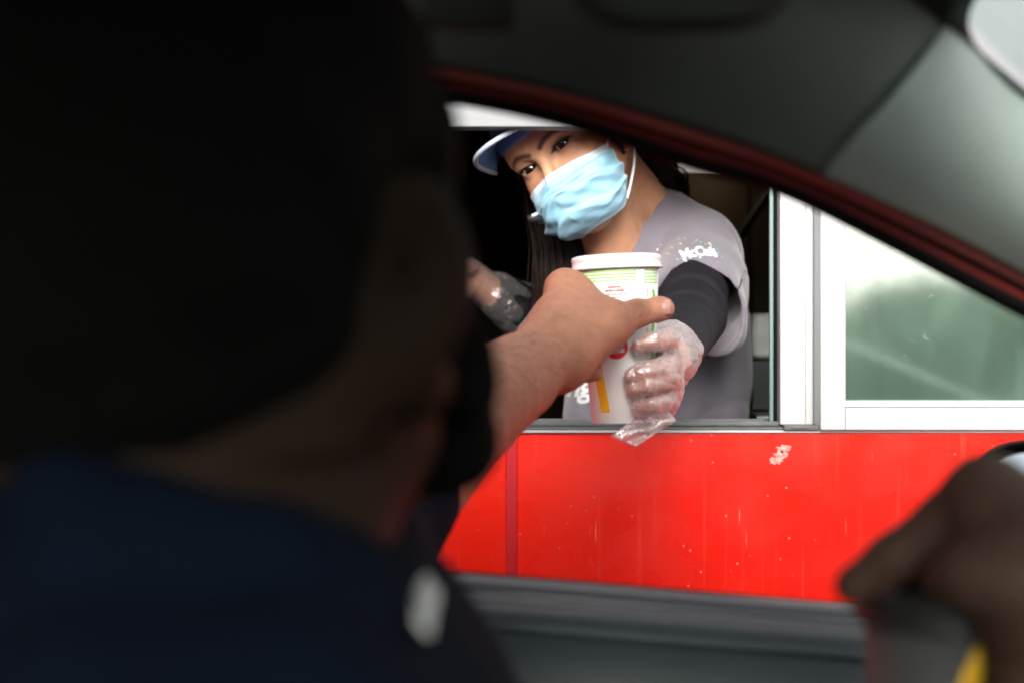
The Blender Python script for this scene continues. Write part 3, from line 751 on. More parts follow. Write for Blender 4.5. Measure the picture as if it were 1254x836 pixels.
for q in (-1, 1):
    # brow: tapered dark stroke; lash line; shadowed lid skin tone
    pb = catmull([(q * .010, .088, .0150), (q * .020, .087, .0195), (q * .033, .082, .0215), (q * .044, .070, .0180), (q * .050, .064, .0130)], 16)
    flat = lambda p: np.array(p) * V(1, 0, 1)
    dmin = np.min([seg_dist(hl * V(1, 0, 1), flat(pb[i]), flat(pb[i + 1])) + max(0, i - 7) * .00030 for i in range(15)], axis=0) + (hl[:, 1] < .04) * 1.0
    tint((.028, .014, .010), (np.clip((.0052 - dmin) / .0034, 0, 1) * .86)[:, None])
    le = hl.copy(); cx, cz = q * .0315, .0002
    ang = R(q * 5); X = (le[:, 0] - cx) * math.cos(ang) + (le[:, 2] - cz) * math.sin(ang) * 1; Z = -(le[:, 0] - cx) * math.sin(ang) + (le[:, 2] - cz) * math.cos(ang)
    rr_ = np.sqrt((X / .0138) ** 2 + (Z / .0050) ** 2); front = (le[:, 1] > .065)
    tint((.38, .18, .11), (np.clip((2.6 - rr_) / 1.4, 0, 1) * front * .45)[:, None])
    tint((.015, .008, .007), (np.clip((1.42 - rr_) / .25, 0, 1) * front * np.clip((Z + .0015) / .002, 0.18, 1))[:, None])
tint((.42, .11, .09), (np.clip((.007 - seg_dist(hl, (-.016, .086, -.070), (.016, .086, -.070))) / .003, 0, 1))[:, None])
tint((.60, .20, .14), falloff(hl, (-.078, -.008, -.012), .005, .035) * .45)
ar_ = np.arange(len(v)); hand_m = (((ar_ >= len(v1)) & (ar_ < len(v1) + len(v2))) | (ar_ >= len(v1) + len(v2) + len(v3)))[:, None] * 1.0
tint((.66, .30, .22), hand_m * .8)
body = finish('body', v, f, M['skin'], wk, col)
# eyes
def eye_mat():
    m = mat('eye', (.72, .68, .64), .12, coat=.6); return m
M['eye_white'] = mat('eye_white', (.46, .41, .39), .15, coat=.5); M['iris'] = mat('iris', (.012, .007, .005), .25, coat=.3); M['pupil'] = mat('pupil', (.003, .003, .003), .08, coat=1)
gz = P(640, 330, .6)
for q in (-1, 1):
    c = HF(q * .0315, .0665, 0); d = unit(gz - c); Mz = Vector(d).to_track_quat('Z', 'Y').to_matrix().to_4x4(); Mz.translation = Vector(c)
    b = MB(); prof = []
    for i in range(33):
        a = math.pi * i / 32; prof.append((max(.0126 * math.sin(a), 1e-5), .0126 * math.cos(a)))
    b.lathe(prof[:5], 32, Mz, 2); b.lathe(prof[4:10], 32, Mz, 1); b.lathe(prof[9:], 32, Mz, 0)
    b.build('eye', M['eye_white'], wk, True, mats=[M['eye_white'], M['iris'], M['pupil']])
    st = []                                                              # lashes
    for i in range(15):
        t = -1 + 2 * i / 14; ang = R(-q * 5)
        X = .0138 * t; Z = .0052 * math.sqrt(max(0, 1 - t * t)) + .0004
        x, z = q * .0315 + X * math.cos(ang) - Z * math.sin(-ang) * 1, X * math.sin(-ang) * 1 + Z
        y = .0665 + math.sqrt(max(.0138 ** 2 - (X * .8) ** 2, 1e-6)) * .95
        p0 = HF(x, y, z); p1 = HF(x + t * .0025, y + .0035, z + .0008); p2 = HF(x + t * .0045, y + .0055, z + .0032)
        st.append(([p0, p1, p2], [.00045, .00035, .00012]))
    tubes_obj('eyelashes', st, M['hair'], wk, 4)
# brow hairs
st = []
for q in (-1, 1):
    for i in range(120):
        t = random.random(); x = q * (.009 + .040 * t); z = .0150 + .008 * math.sin(min(1, t * 1.25) * 1.9) - .004 * t + random.uniform(-.0026, .0026) * (1 - .5 * t)
        y = .0885 - .022 * t * t - .003 * t
        p0 = HF(x, y, z); p1 = HF(x + q * .004, y - .001 * t, z + .0025 * (1 - 1.5 * t)); st.append(([p0, p1], [.00045, .00015]))
tubes_obj('eyebrow_hair', st, M['hair'], wk, 3)

# black long sleeves under the tee
sf = Field(P(740, 560, 1.5) - V(.04, .02, .06), (.36, 2.12, 1.36), .003)
sf.lo = sf.lo
sf.cone(S_, E_, .047, .0455, .02); sf.cone(E_, P(822, 434, 1.575), .0445, .0310, .01)
ax = unit(W_ - E_)
def rings(x, y, z):
    t = (x - E_[0]) * ax[0] + (y - E_[1]) * ax[1] + (z - E_[2]) * ax[2]
    return -.0004 * np.sin(t * 170 + 3 * np.sin(x * 60) + 2 * np.sin(z * 55)) + .0008 * vnoise(x, y, z, 70, 77) - .0030 * np.exp(-((t + .02 + .25 * (z - E_[2])) / .006) ** 2) + .0034 * np.exp(-((t + .006 + .25 * (z - E_[2])) / .005) ** 2) - .0030 * np.exp(-((t - .05 + .3 * (x - E_[0])) / .006) ** 2) + .003 * np.exp(-((t - .063 + .3 * (x - E_[0])) / .005) ** 2) - .0024 * np.exp(-((t - .11) / .006) ** 2) + .002 * np.exp(-((t - .15 - .2 * (x - E_[0])) / .006) ** 2)
sf.warp(rings)
vs1, fs1 = sf.mesh()
finish('long_sleeve', vs1, fs1, M['compress'], wk)
sf = Field((-.12, 2.1, 1.0), (.20, 2.55, 1.38), .004)
sf.cone(RE, P(612, 363, 2.32), .041, .0315, .02); sf.cone(P(712, 350, 2.42), RE, .048, .040, .02); sf.warp(lambda x, y, z: .0016 * np.sin(90 * x + 60 * z + 3 * np.sin(y * 40)))
vs1, fs1 = sf.mesh(); finish('long_sleeve', vs1, fs1, M['compress'], wk)

ca, cb2 = P(608, 359, 2.312), P(640, 378, 2.335)
b = MB(); b.tube([ca, ca * .7 + cb2 * .3, ca * .3 + cb2 * .7, cb2], [.0375, .0395, .0405, .0415], 6); wc = b.build('wrist_cuff', mat('glossy_black', (.012, .013, .016), .12, coat=1), wk, bevel=.004)
b = MB(); b.tube([cb2 - unit(cb2 - ca) * .002, cb2 + unit(cb2 - ca) * .006], [.0432, .0432], 6); b.build('cuff_rim', mat('pale_rim', (.34, .35, .37), .25, .3), wc, bevel=.002)
b = MB(); b.tube([ca * .5 + cb2 * .5 + V(0, -.0395, -.004), ca * .5 + cb2 * .5 + V(0, -.043, -.004)], .004, 12); b.build('cuff_stud', M['chrome'], wc, True)
# grey tee
tf = Field((-.02, 1.88, .72), (.40, 2.46, 1.46), .0032)
tf.ell(P(800, 400, 2.18), (.132, .115, .205), None, .04)
tf.ell(P(842, 420, 2.23), (.092, .10, .19), None, .05)
tf.ell(P(797, 540, 2.21), (.137, .110, .21), None, .06)
tf.ell(P(790, 700, 2.22), (.140, .120, .17), None, .06)
tf.ell(P(850, 318, 2.10), (.060, .068, .062), None, .04)
tf.cone(P(800, 272, 2.16), P(852, 300, 2.12), .043, .05, .04)
tf.cone(P(806, 262, 2.20), P(850, 330, 2.24), .035, .07, .04)
tf.cone(P(806, 268, 2.13), P(775, 320, 2.07), .030, .034, .03)
tf.cone(P(735, 340, 2.18), P(712, 360, 2.26), .040, .05, .04)
tf.cone(P(800, 268, 2.19), P(745, 330, 2.12), .034, .036, .03)
# short sleeve hanging from the shoulder, hollow at its end
SA, SB = P(856, 322, 2.085), P(853, 384, 1.925)
tf.cone(SA, SB, .062, .0660, .02)
tf.cone(P(873, 352, 2.03), P(886, 408, 1.965), .045, .030, .03)          # slack under the arm
sd_ = unit(SB - SA)
def plane_cut(c, n):
    def fn(x, y, z): return -((x - c[0]) * n[0] + (y - c[1]) * n[1] + (z - c[2]) * n[2])
    return fn
# cut the sleeve end, then hollow it
cutc = SB + sd_ * .0; nrm_ = unit(sd_ + V(-.10, -.2, .25))
B_ = tf.block(SB - V(.13, .14, .13), SB + V(.10, .05, .10))
sl, x, y, z = B_
pl = plane_cut(SB - sd_ * .002, nrm_)(x, y, z); tf.d[sl] = np.maximum(tf.d[sl], np.where(y < 2.02, -pl, -1).astype(np.float32))
tf.cone(SB + sd_ * .05, SA + sd_ * .055, .0630, .056, .004, True)
tf.cone(P(884, 402, 1.93), P(874, 360, 2.0), .022, .035, .01, True)
# neckline: scoop round the neck
tf.cone(P(750, 238, 2.04), P(697, 318, 2.0), .052, .052, .004, True)
tf.ell(P(756, 238, 2.10), (.056, .08, .060), rot('Y', -25), .006, True)
def folds(x, y, z):
    w_ = .0030 * vnoise(x, y, z * .5, 38, 3) + .0016 * vnoise(x, y, z * .6, 85, 5) + .0022 * np.clip(1 - np.abs(vnoise(x, y, z, 45, 15)) * 5, 0, 1) * (z < 1.28)
    seam = .0022 * np.exp(-((np.sqrt((x - SA[0] + .004) ** 2 + (z - SA[2] - .004) ** 2) - .060) / .0016) ** 2) * (y < 2.14) * (x > SA[0] - .075)
    low = np.clip((1.25 - z) / .12, 0, 1)
    dr = .0035 * low * np.sin(75 * (x + .55 * z) + 5 * np.sin(14 * z)) 
    return w_ + seam + dr
tf.warp(folds)
vt, ft = tf.mesh(); vt = smooth_pts(vt, ft, 1)
tee = finish('grey_tee', vt, ft, M['grey_tee'], wk)

# lettering laid on cloth
def dg_(): return bpy.context.evaluated_depsgraph_get()
def text_mesh(body_, size, shear=.3, bold=.0, spacing=1.0, res=3):
    cu = bpy.data.curves.new('t', 'FONT'); cu.body = body_; cu.size = size; cu.shear = shear; cu.offset = bold; cu.space_character = spacing
    cu.align_x = 'CENTER'; cu.align_y = 'CENTER'; cu.resolution_u = res
    o = bpy.data.objects.new('t', cu); C.objects.link(o); bpy.context.view_layer.update()
    me = o.evaluated_get(dg_()).to_mesh(); v = np.array([p.co[:] for p in me.vertices]); f = [tuple(p.vertices) for p in me.polygons]
    o.to_mesh_clear() if hasattr(o, 'to_mesh_clear') else None
    bpy.data.objects.remove(o); bpy.data.curves.remove(cu)
    import bmesh
    bm = bmesh.new(); bv = [bm.verts.new(p) for p in v]
    for q in f:
        try: bm.faces.new([bv[i] for i in q])
        except ValueError: pass
    for ax in (0, 1):
        lo_, hi_ = v[:, ax].min(), v[:, ax].max(); st_ = .0016; k = lo_ + st_
        while k < hi_:
            co = [0, 0, 0]; co[ax] = k; no = [0, 0, 0]; no[ax] = 1
            bmesh.ops.bisect_plane(bm, geom=bm.verts[:] + bm.edges[:] + bm.faces[:], plane_co=co, plane_no=no, dist=1e-6); k += st_
    bm.verts.index_update(); v = np.array([p.co[:] for p in bm.verts]); f = [tuple(q.index for q in g_.verts) for g_ in bm.faces]; bm.free()
    return v, f
def disc(cx, cy_, r, n=10, asp=1.0, rt=0.0):
    return [(cx + r * math.cos(2 * math.pi * k / n) * math.cos(rt) - r * asp * math.sin(2 * math.pi * k / n) * math.sin(rt), cy_ + r * math.cos(2 * math.pi * k / n) * math.sin(rt) + r * asp * math.sin(2 * math.pi * k / n) * math.cos(rt), 0) for k in range(n)], [tuple(range(n))]
def lay_on(v2d, f, bvh, c, right, up, off=.0017):
    n = unit(np.cross(right, up)); out = []
    for p in v2d:
        q = c + right * p[0] + up * p[1] + n * .08
        hit = bvh.ray_cast(Vector(q), Vector(-n), .3)
        out.append(np.array(hit[0]) + n * off if hit[0] is not None else c + right * p[0] + up * p[1])
    return out
def bvh_of(o):
    return BVHTree.FromPolygons([p.co.copy() for p in o.data.vertices], [tuple(p.vertices) for p in o.data.polygons])
tb_ = bvh_of(tee)
b = MB(); pc = P(844, 309, 2.0); rt_ = unit(V(1, .12, -.02)); up_ = unit(V(-.02, -.05, 1)); up_ = unit(up_ - rt_ * (up_ @ rt_))
tv, tfc = text_mesh('McCafé', .0180, .28, .0006, .90)
tv[:, 1] += -.9 * (tv[:, 0] - .002) ** 2 * 9 + .10 * tv[:, 0]
b.add(lay_on(tv, tfc, tb_, pc, rt_, up_), tfc)
uv_ = [(-.031, -.0105), (.0, -.007), (.0, -.0088), (-.030, -.0125)]
b.add(lay_on([(x, y, 0) for x, y in uv_], 0, tb_, pc, rt_, up_), [(0, 1, 2, 3)])
inks = [mat('ink_' + n_, c_) for n_, c_ in (('yellow', (.75, .65, .15)), ('pink', (.65, .15, .32)), ('teal', (.10, .45, .42)), ('white', (.8, .8, .8)), ('blue', (.15, .35, .6)))]
rr = random.Random(4)
for i in range(44):
    a = i / 44 * 6.283; rx = .030 + rr.uniform(-.003, .008); ry = .0145 + rr.uniform(-.002, .007)
    dv, df = disc(rx * math.cos(a), ry * math.sin(a) - .001, rr.uniform(.0008, .00155), 7, rr.uniform(.5, 1), rr.random() * 3)
    b.add(lay_on(dv, df, tb_, pc, rt_, up_), df, rr.randrange(5) + 1)
b.build('sleeve_lettering', inks[0], tee, mats=[M['white_ink']] + inks)
b = MB(); pc2 = P(706, 474, 2.10); tv, tfc = text_mesh('ng', .046, .3, .0014, .95); b.add(lay_on(tv, tfc, tb_, pc2, unit(V(1, -.1, .06)), V(0, 0, 1)), tfc); b.build('chest_lettering', M['white_ink'], tee)

# face mask: pleated sheet over nose, cheeks and chin
MK = {0: [(0, .1035, -.021), (.014, .093, -.023), (.036, .085, -.026), (.055, .068, -.031), (.0665, .040, -.034)],
      .4: [(0, .121, -.046), (.024, .111, -.054), (.047, .093, -.062), (.061, .066, -.068), (.061, .030, -.070)],
      .78: [(0, .108, -.094), (.024, .100, -.098), (.042, .083, -.102), (.049, .058, -.101), (.047, .028, -.098)],
      1: [(0, .080, -.116), (.017, .076, -.117), (.030, .064, -.118), (.037, .048, -.117), (.036, .030, -.114)]}
MKC = {k: catmull(MK[k], 201) for k in MK}
def mask_pt(u, v, off=0):
    """u -1 (own right) .. 1 (own left); v 0 top .. 1 bottom, head coordinates"""
    w_ = abs(u); fi = w_ * 200; i0 = min(int(fi), 199); ff_ = fi - i0
    ks = [0, .4, .78, 1]; pr = [MKC[k][i0] * (1 - ff_) + MKC[k][i0 + 1] * ff_ for k in ks]
    j = 0 if v < .4 else 1 if v < .78 else 2; t = (v - ks[j]) / (ks[j + 1] - ks[j])
    m0 = (pr[j + 1] - pr[max(j - 1, 0)]) * (.5 if j else 1); m1 = (pr[min(j + 2, 3)] - pr[j]) * (.5 if j < 2 else 1)
    p = (2 * t ** 3 - 3 * t * t + 1) * pr[j] + (t ** 3 - 2 * t * t + t) * m0 + (-2 * t ** 3 + 3 * t * t) * pr[j + 1] + (t ** 3 - t * t) * m1
    x, y, z = p; x = math.copysign(x, u); u0 = u; u = -u
    pl = 0
    for vc, am in ((.24, .0048), (.44, .0062), (.66, .0050)):          # pleats, falling open towards the middle
        d = v + .12 * u - vc - .05 * math.sin(u * 2.4 + vc * 9) * (1 - .5 * w_) - .02 * math.sin(5 * u + 7 * vc)
        pl += am * (1 / (1 + math.exp(-d / .008)) - 1 / (1 + math.exp(-(d - .11) / .035)))
    q1 = u * .28 + v; q2 = u * .50 + v; q3 = -u * .45 + v
    wr = (.0016 * math.sin(15 * u + 11 * v + 2 * math.sin(7 * v)) + .0012 * math.sin(27 * v - 16 * u + 1.3)
          + .0036 * math.exp(-((q1 - .36) / .035) ** 2) - .0040 * math.exp(-((q1 - .27) / .03) ** 2) + .0030 * math.exp(-((q2 - .60) / .06) ** 2) - .0034 * math.exp(-((q2 - .48) / .045) ** 2)
          + .0026 * math.exp(-((q3 - .95) / .05) ** 2) - .0030 * math.exp(-((q1 + .12) / .04) ** 2) + .0024 * math.exp(-((q1 - 1.05) / .05) ** 2) - .0024 * math.exp(-((q1 - .92) / .04) ** 2)) * math.sin(math.pi * min(1, v * 1.05))
    edge = min(1, (1 - w_) / .08) * min(1, v / .14)
    r_ = (1.35 * pl + .95 * wr * edge + off); a_ = w_ * R(62) * (1 if u0 > 0 else -1)
    return V(x + math.sin(a_) * r_, y + math.cos(a_) * r_, z - .25 * r_ * v)
nu, nv = 150, 110
g = np.array([[HF(*mask_pt(-1 + 2 * i / (nu - 1), j / (nv - 1), .0035)) for i in range(nu)] for j in range(nv)])
mc = np.zeros((nv, nu, 3)); 
for j in range(nv):
    for i in range(nu):
        v_ = j / (nv - 1); w_ = abs(-1 + 2 * i / (nu - 1)); c = V(.29, .58, .74)
        if v_ < .10: c = V(.70, .78, .84)
        if .04 < v_ < .052 or .10 < v_ < .112: c = V(.46, .64, .76)
        if w_ > .955: c = V(.55, .70, .80)
        if v_ > .955: c = V(.45, .65, .76)
        mc[j, i] = c
idx = np.arange(nu * nv).reshape(nv, nu); fq = np.stack([idx[:-1, :-1], idx[:-1, 1:], idx[1:, 1:], idx[1:, :-1]], -1).reshape(-1, 4)
M['mask'] = mat('mask_fabric', rough=.75, attr='Col', bump=(1400, .0003), sheen=.2, noise=(18, .06))
mk = mesh_obj('face_mask', g.reshape(-1, 3), fq, M['mask'], wk, True, cols=mc.reshape(-1, 3)); sm = mk.modifiers.new('s', 'SOLIDIFY'); sm.thickness = .0012
M['elastic'] = mat('elastic', (.75, .78, .8), .7)
for q in (-1, 1):
    a = V(*mask_pt(q * .99, .03, .004)); b_ = V(*mask_pt(q * .99, .95, .004))
    ear_t = V(q * .083, -.012, .006); ear_b = V(q * .080, -.020, -.050); back = V(q * .083, -.034, -.020)
    pts = catmull([HF(*a), HF(*(a * .45 + ear_t * .55 + V(q * .004, 0, 0))), HF(*ear_t), HF(*back), HF(*ear_b), HF(*(b_ * .5 + ear_b * .5 + V(q * .007, 0, 0))), HF(*b_)], 30)
    tubes_obj('ear_loop', [(pts, .0019)], M['elastic'], mk, 6)

# cap
capv = []
M['cap'] = mat('cap_cloth', (.13, .27, .52), .85, noise=(40, .12), bump=(900, .0004)); M['cap_edge'] = mat('cap_edge', (.50, .56, .66), .8)
cf = Field(HF.o - .2, HF.o + .2, .0028)
cf.ell(HF(0, -.018, .040), (.0855, .113, .091), HF.M)
sl, x, y, z = cf.block(HF.o - .2, HF.o + .2)
hz = (x - HF.o[0]) * HF.M[0, 2] + (y - HF.o[1]) * HF.M[1, 2] + (z - HF.o[2]) * HF.M[2, 2]; hy = (x - HF.o[0]) * HF.M[0, 1] + (y - HF.o[1]) * HF.M[1, 1] + (z - HF.o[2]) * HF.M[2, 1]
cf.d[sl] = np.maximum(cf.d[sl], (.036 - .10 * (-hy) * .3 - hz).astype(np.float32))
cv, cf_ = cf.mesh(); cap = finish('cap', cv, cf_, M['cap'], wk)
def brim_pt(s, t):
    """s -1..1 across, t 0 at the crown .. 1 at the edge"""
    a = s * R(64); ry = .076 + t * .085 * max(0, math.cos(a * .95)) ** .55; x = math.sin(a) * (.084 + .010 * t); y = math.cos(a) * ry
    z = .060 - .004 * t - .030 * s * s * (.4 + .6 * t); c, sn = math.cos(R(7)), math.sin(R(7))
    return V(x * c + y * sn, y * c - x * sn, z)
g = np.array([[HF(*brim_pt(-1 + 2 * i / 40, j / 12)) for i in range(41)] for j in range(13)])
sheet('brim', g, M['cap'], cap, .0026)
tubes_obj('brim_edge', [([HF(*brim_pt(-1 + 2 * i / 40, 1.0)) for i in range(41)], .0036)], M['cap_edge'], cap, 6)
# hair: tied back, long ends falling behind the mask and the neck
st = []; rr = random.Random(11)
for i in range(420):                                                       # swept back over the temples and ears
    q = 1 if rr.random() < .5 else -1; z0 = rr.uniform(.0, .055); y0 = .045 - .6 * (.055 - z0) + rr.uniform(-.01, .004)
    p0 = V(q * (.070 + .004 * rr.random()), y0, z0); p1 = V(q * .079, y0 - .05, z0 - .012 + rr.uniform(-.004, .004)); p2 = V(q * .060, -.085, z0 * .4 - .01); p3 = V(q * .02, -.112, .01 * rr.random())
    st.append((catmull([HF(*p) for p in (p0, p1, p2, p3)], 8), [.0008] * 7 + [.0004]))
tail0 = HF(0, -.11, .0)
for i in range(260):                                                       # tail over the back of the neck
    o1 = V(*(rr.gauss(0, .0075) for _ in range(3))); o2 = o1 * 1.3 + V(*(rr.gauss(0, .004) for _ in range(3)))
    pts = catmull([tail0 + o1 * .6, P(800, 190, 2.11) + o1, P(812, 214, 2.12) + o1, P(826, 236, 2.22) + o2, P(820, 300, 2.32) + o2], 12)
    st.append((pts, [.0009] * 10 + [.0006, .0003]))
for i in range(800):                                                       # ends hanging in front on the far side
    o1 = V(rr.gauss(0, .016), rr.gauss(0, .014), 0); o2 = o1 * 1.15 + V(rr.gauss(0, .004), 0, 0)
    pts = catmull([HF(.066, .0, -.005) + o1 * .3, P(672, 262, 2.07) + o1 * .7, P(690, 300, 2.08) + o1, P(697, 350, 2.08) + o2, P(704, 430, 2.10) + o2 * 1.1], 12)
    st.append((pts, [.0006] * 10 + [.0005, .0003]))
for i in range(260):                                                       # far temple, under the cap
    z0 = rr.uniform(-.02, .055); y0 = .052 + rr.uniform(-.02, .006)
    st.append((catmull([HF(.060, y0, .060), HF(.0665, y0 - .004, .03), HF(.069, y0 - .012, .0), HF(.0685, y0 - .02, -.04), HF(.066, y0 - .03, -.09)], 10), .0006))
for i in range(150):                                                       # fine hair before the near ear
    y0 = rr.uniform(.012, .034); st.append((catmull([HF(-.071, y0, .055), HF(-.0745, y0 - .004, .02), HF(-.0740, y0 - .010 + rr.gauss(0, .002), -.012), HF(-.0725, y0 - .018 + rr.gauss(0, .003), -.035 - .02 * rr.random())], 9), .00035))
for i in range(9):                                                         # loose wisps by the ear
    x0 = -.074; p0 = V(x0, .022 + rr.uniform(-.004, .004), .03); p1 = V(x0 - .003, .018 + rr.uniform(-.003, .003), -.01); p2 = V(x0 + .004, .012 + rr.uniform(-.006, .006), -.06)
    st.append((catmull([HF(*p) for p in (p0, p1, p2)], 10), .0006))
tubes_obj('hair', st, M['hair'], wk, 4)
# headset microphone
b = MB(); pm = P(655, 268, 1.93); b.tube([pm + V(.010, 0, 0), pm + V(-.002, 0, .001), pm + V(-.010, -.002, .0)], [.004, .007, .004], 10); o = b.build('headset_microphone', M['black'], wk, True)
b = MB(); b.tube([pm + V(-.004, -.0075, .003), pm + V(.003, -.0075, .006)], [.0022, .0022], 8); b.build('microphone_band', mat('mic_band', (.8, .8, .82), .3), o, True)
tubes_obj('boom', [(catmull([pm + V(.008, 0, 0), HF(.05, .05, -.09), HF(.082, .0, -.03)], 12), .0016)], M['black'], o, 6)

# thin clear gloves
def plastic(body=.28):
    m = bpy.data.materials.new('clear_plastic'); m.use_nodes = True; nt = m.node_tree; L = nt.links; N = nt.nodes; N.remove(N['Principled BSDF']); out = N['Material Output']
    tr = N.new('ShaderNodeBsdfTransparent'); gl = N.new('ShaderNodeBsdfGlossy'); gl.inputs['Roughness'].default_value = .16; df = N.new('ShaderNodeBsdfDiffuse'); df.inputs[0].default_value = (.92, .86, .86, 1)
    tl = N.new('ShaderNodeBsdfTranslucent'); tl.inputs[0].default_value = (.92, .86, .86, 1)
    fr = N.new('ShaderNodeLayerWeight'); fr.inputs['Blend'].default_value = .35
    tc = N.new('ShaderNodeTexCoord'); n = N.new('ShaderNodeTexVoronoi'); n.feature = 'DISTANCE_TO_EDGE'; n.inputs['Scale'].default_value = 75
    ns = N.new('ShaderNodeTexNoise'); ns.inputs['Scale'].default_value = 60; ns.inputs['Detail'].default_value = 5; L.new(tc.outputs['Object'], ns.inputs['Vector'])
    va = N.new('ShaderNodeVectorMath'); va.operation = 'MULTIPLY_ADD'; va.inputs[1].default_value = (.03, .03, .03); L.new(ns.outputs['Color'], va.inputs[0]); L.new(tc.outputs['Object'], va.inputs[2]); L.new(va.outputs[0], n.inputs['Vector'])
    bu = N.new('ShaderNodeBump'); bu.inputs['Distance'].default_value = .0016; L.new(n.outputs['Distance'], bu.inputs['Height'])
    for s_ in (gl, df, fr): L.new(bu.outputs[0], s_.inputs['Normal'])
    a1 = N.new('ShaderNodeMixShader'); a1.inputs[0].default_value = .4; L.new(df.outputs[0], a1.inputs[1]); L.new(tl.outputs[0], a1.inputs[2])
    mx = N.new('ShaderNodeMixShader'); L.new(tr.outputs[0], mx.inputs[1]); L.new(a1.outputs[0], mx.inputs[2])
    mr = N.new('ShaderNodeMapRange'); mr.inputs[1].default_value = 0; mr.inputs[2].default_value = .9; mr.inputs[3].default_value = body; mr.inputs[4].default_value = body + .42; L.new(fr.outputs['Facing'], mr.inputs[0]); L.new(mr.outputs[0], mx.inputs[0])
    cr = N.new('ShaderNodeMapRange'); cr.inputs[1].default_value = 0; cr.inputs[2].default_value = .10; cr.inputs[3].default_value = .34; cr.inputs[4].default_value = 0; L.new(n.outputs['Distance'], cr.inputs[0])  # creases whitened to look as if they catch light
    cn = N.new('ShaderNodeMapRange'); cn.inputs[1].default_value = .45; cn.inputs[2].default_value = .65; L.new(ns.outputs['Fac'], cn.inputs[0])
    cm = N.new('ShaderNodeMath'); cm.operation = 'MULTIPLY'; L.new(cr.outputs[0], cm.inputs[0]); L.new(cn.outputs[0], cm.inputs[1])
    ca_ = N.new('ShaderNodeMath'); ca_.operation = 'ADD'; ca_.use_clamp = True; L.new(mr.outputs[0], ca_.inputs[0]); L.new(cm.outputs[0], ca_.inputs[1]); L.new(ca_.outputs[0], mx.inputs[0])
    m2 = N.new('ShaderNodeMixShader'); m2.inputs[0].default_value = .17; L.new(mx.outputs[0], m2.inputs[1]); L.new(gl.outputs[0], m2.inputs[2]); L.new(m2.outputs[0], out.inputs['Surface'])
    return m
M['plastic'] = plastic(); M['plastic_dim'] = plastic(.05)  # second, less white copy imitates shade on the glove inside the hatch
gf = Field(P(735, 560, 1.38) - V(.03, .04, .03), P(880, 330, 1.66) + V(.03, .02, .03), .0016)
worker_hand(gf, .0016, .0035)
gf.cone(P(819, 440, 1.525), P(822, 432, 1.565), .031, .034, .01)
gf.ell(P(818, 466, 1.470), (.012, .028, .038), None, .01)                     # slack along the outer edge
gf.cone(P(820, 480, 1.465), P(808, 512, 1.452), .010, .005, .015)
gf.warp(lambda x, y, z: -.0030 * (1 - np.abs(vnoise(x, y, z, 120, 8)) * 4).clip(0, 1) + .0008 * vnoise(x, y, z, 260, 9) + .0013 * np.clip(1 - np.abs(vnoise(x * .35, y * .6, z, 300, 19)) * 6, 0, 1) + .0006 * np.clip(1 - np.abs(vnoise(x * .6, y, z * .5, 420, 29)) * 6, 0, 1))
vg, fg = gf.mesh()
# the cup fills the grip: leave out the skin of the glove that would lie inside it
glv = finish('clear_glove', vg, fg, M['plastic'], wk)
g = []
cA, cB = P(816, 500, 1.44), P(770, 536, 1.425)
for j in range(22):                                                         # empty end hanging below the cup
    f_ = j / 21; c = cA * (1 - f_) + cB * f_; row = []
    for i in range(16):
        s_ = -1 + 2 * i / 15; w_ = .0135 * (1.15 - .35 * f_); e_ = V(-.012, 0, -.007) * max(0, (f_ - .75) / .25) * (-s_ * .5 + .5)
        off = .0022 * math.sin(5 * s_ + 6 * f_) + .0014 * math.sin(15 * f_ + 4 * s_) + .001 * math.sin(23 * s_ - 9 * f_)
        row.append(c + unit(V(.62, 0, -.78)) * s_ * w_ + V(0, off, 0) + e_)
    g.append(row)
sheet('glove_flap', np.array(g), M['plastic'], glv, .0016)
gf = Field((-.23, 2.10, 1.06), (.12, 2.50, 1.40), .003); right_hand(gf, .003, .01); gf.cone(P(610, 362, 2.31), P(638, 380, 2.35), .037, .047, .006)
gf.warp(lambda x, y, z: .002 * vnoise(x, y, z, 150, 18)); vg, fg = gf.mesh(); finish('clear_glove', vg, fg, M['plastic_dim'], wk)

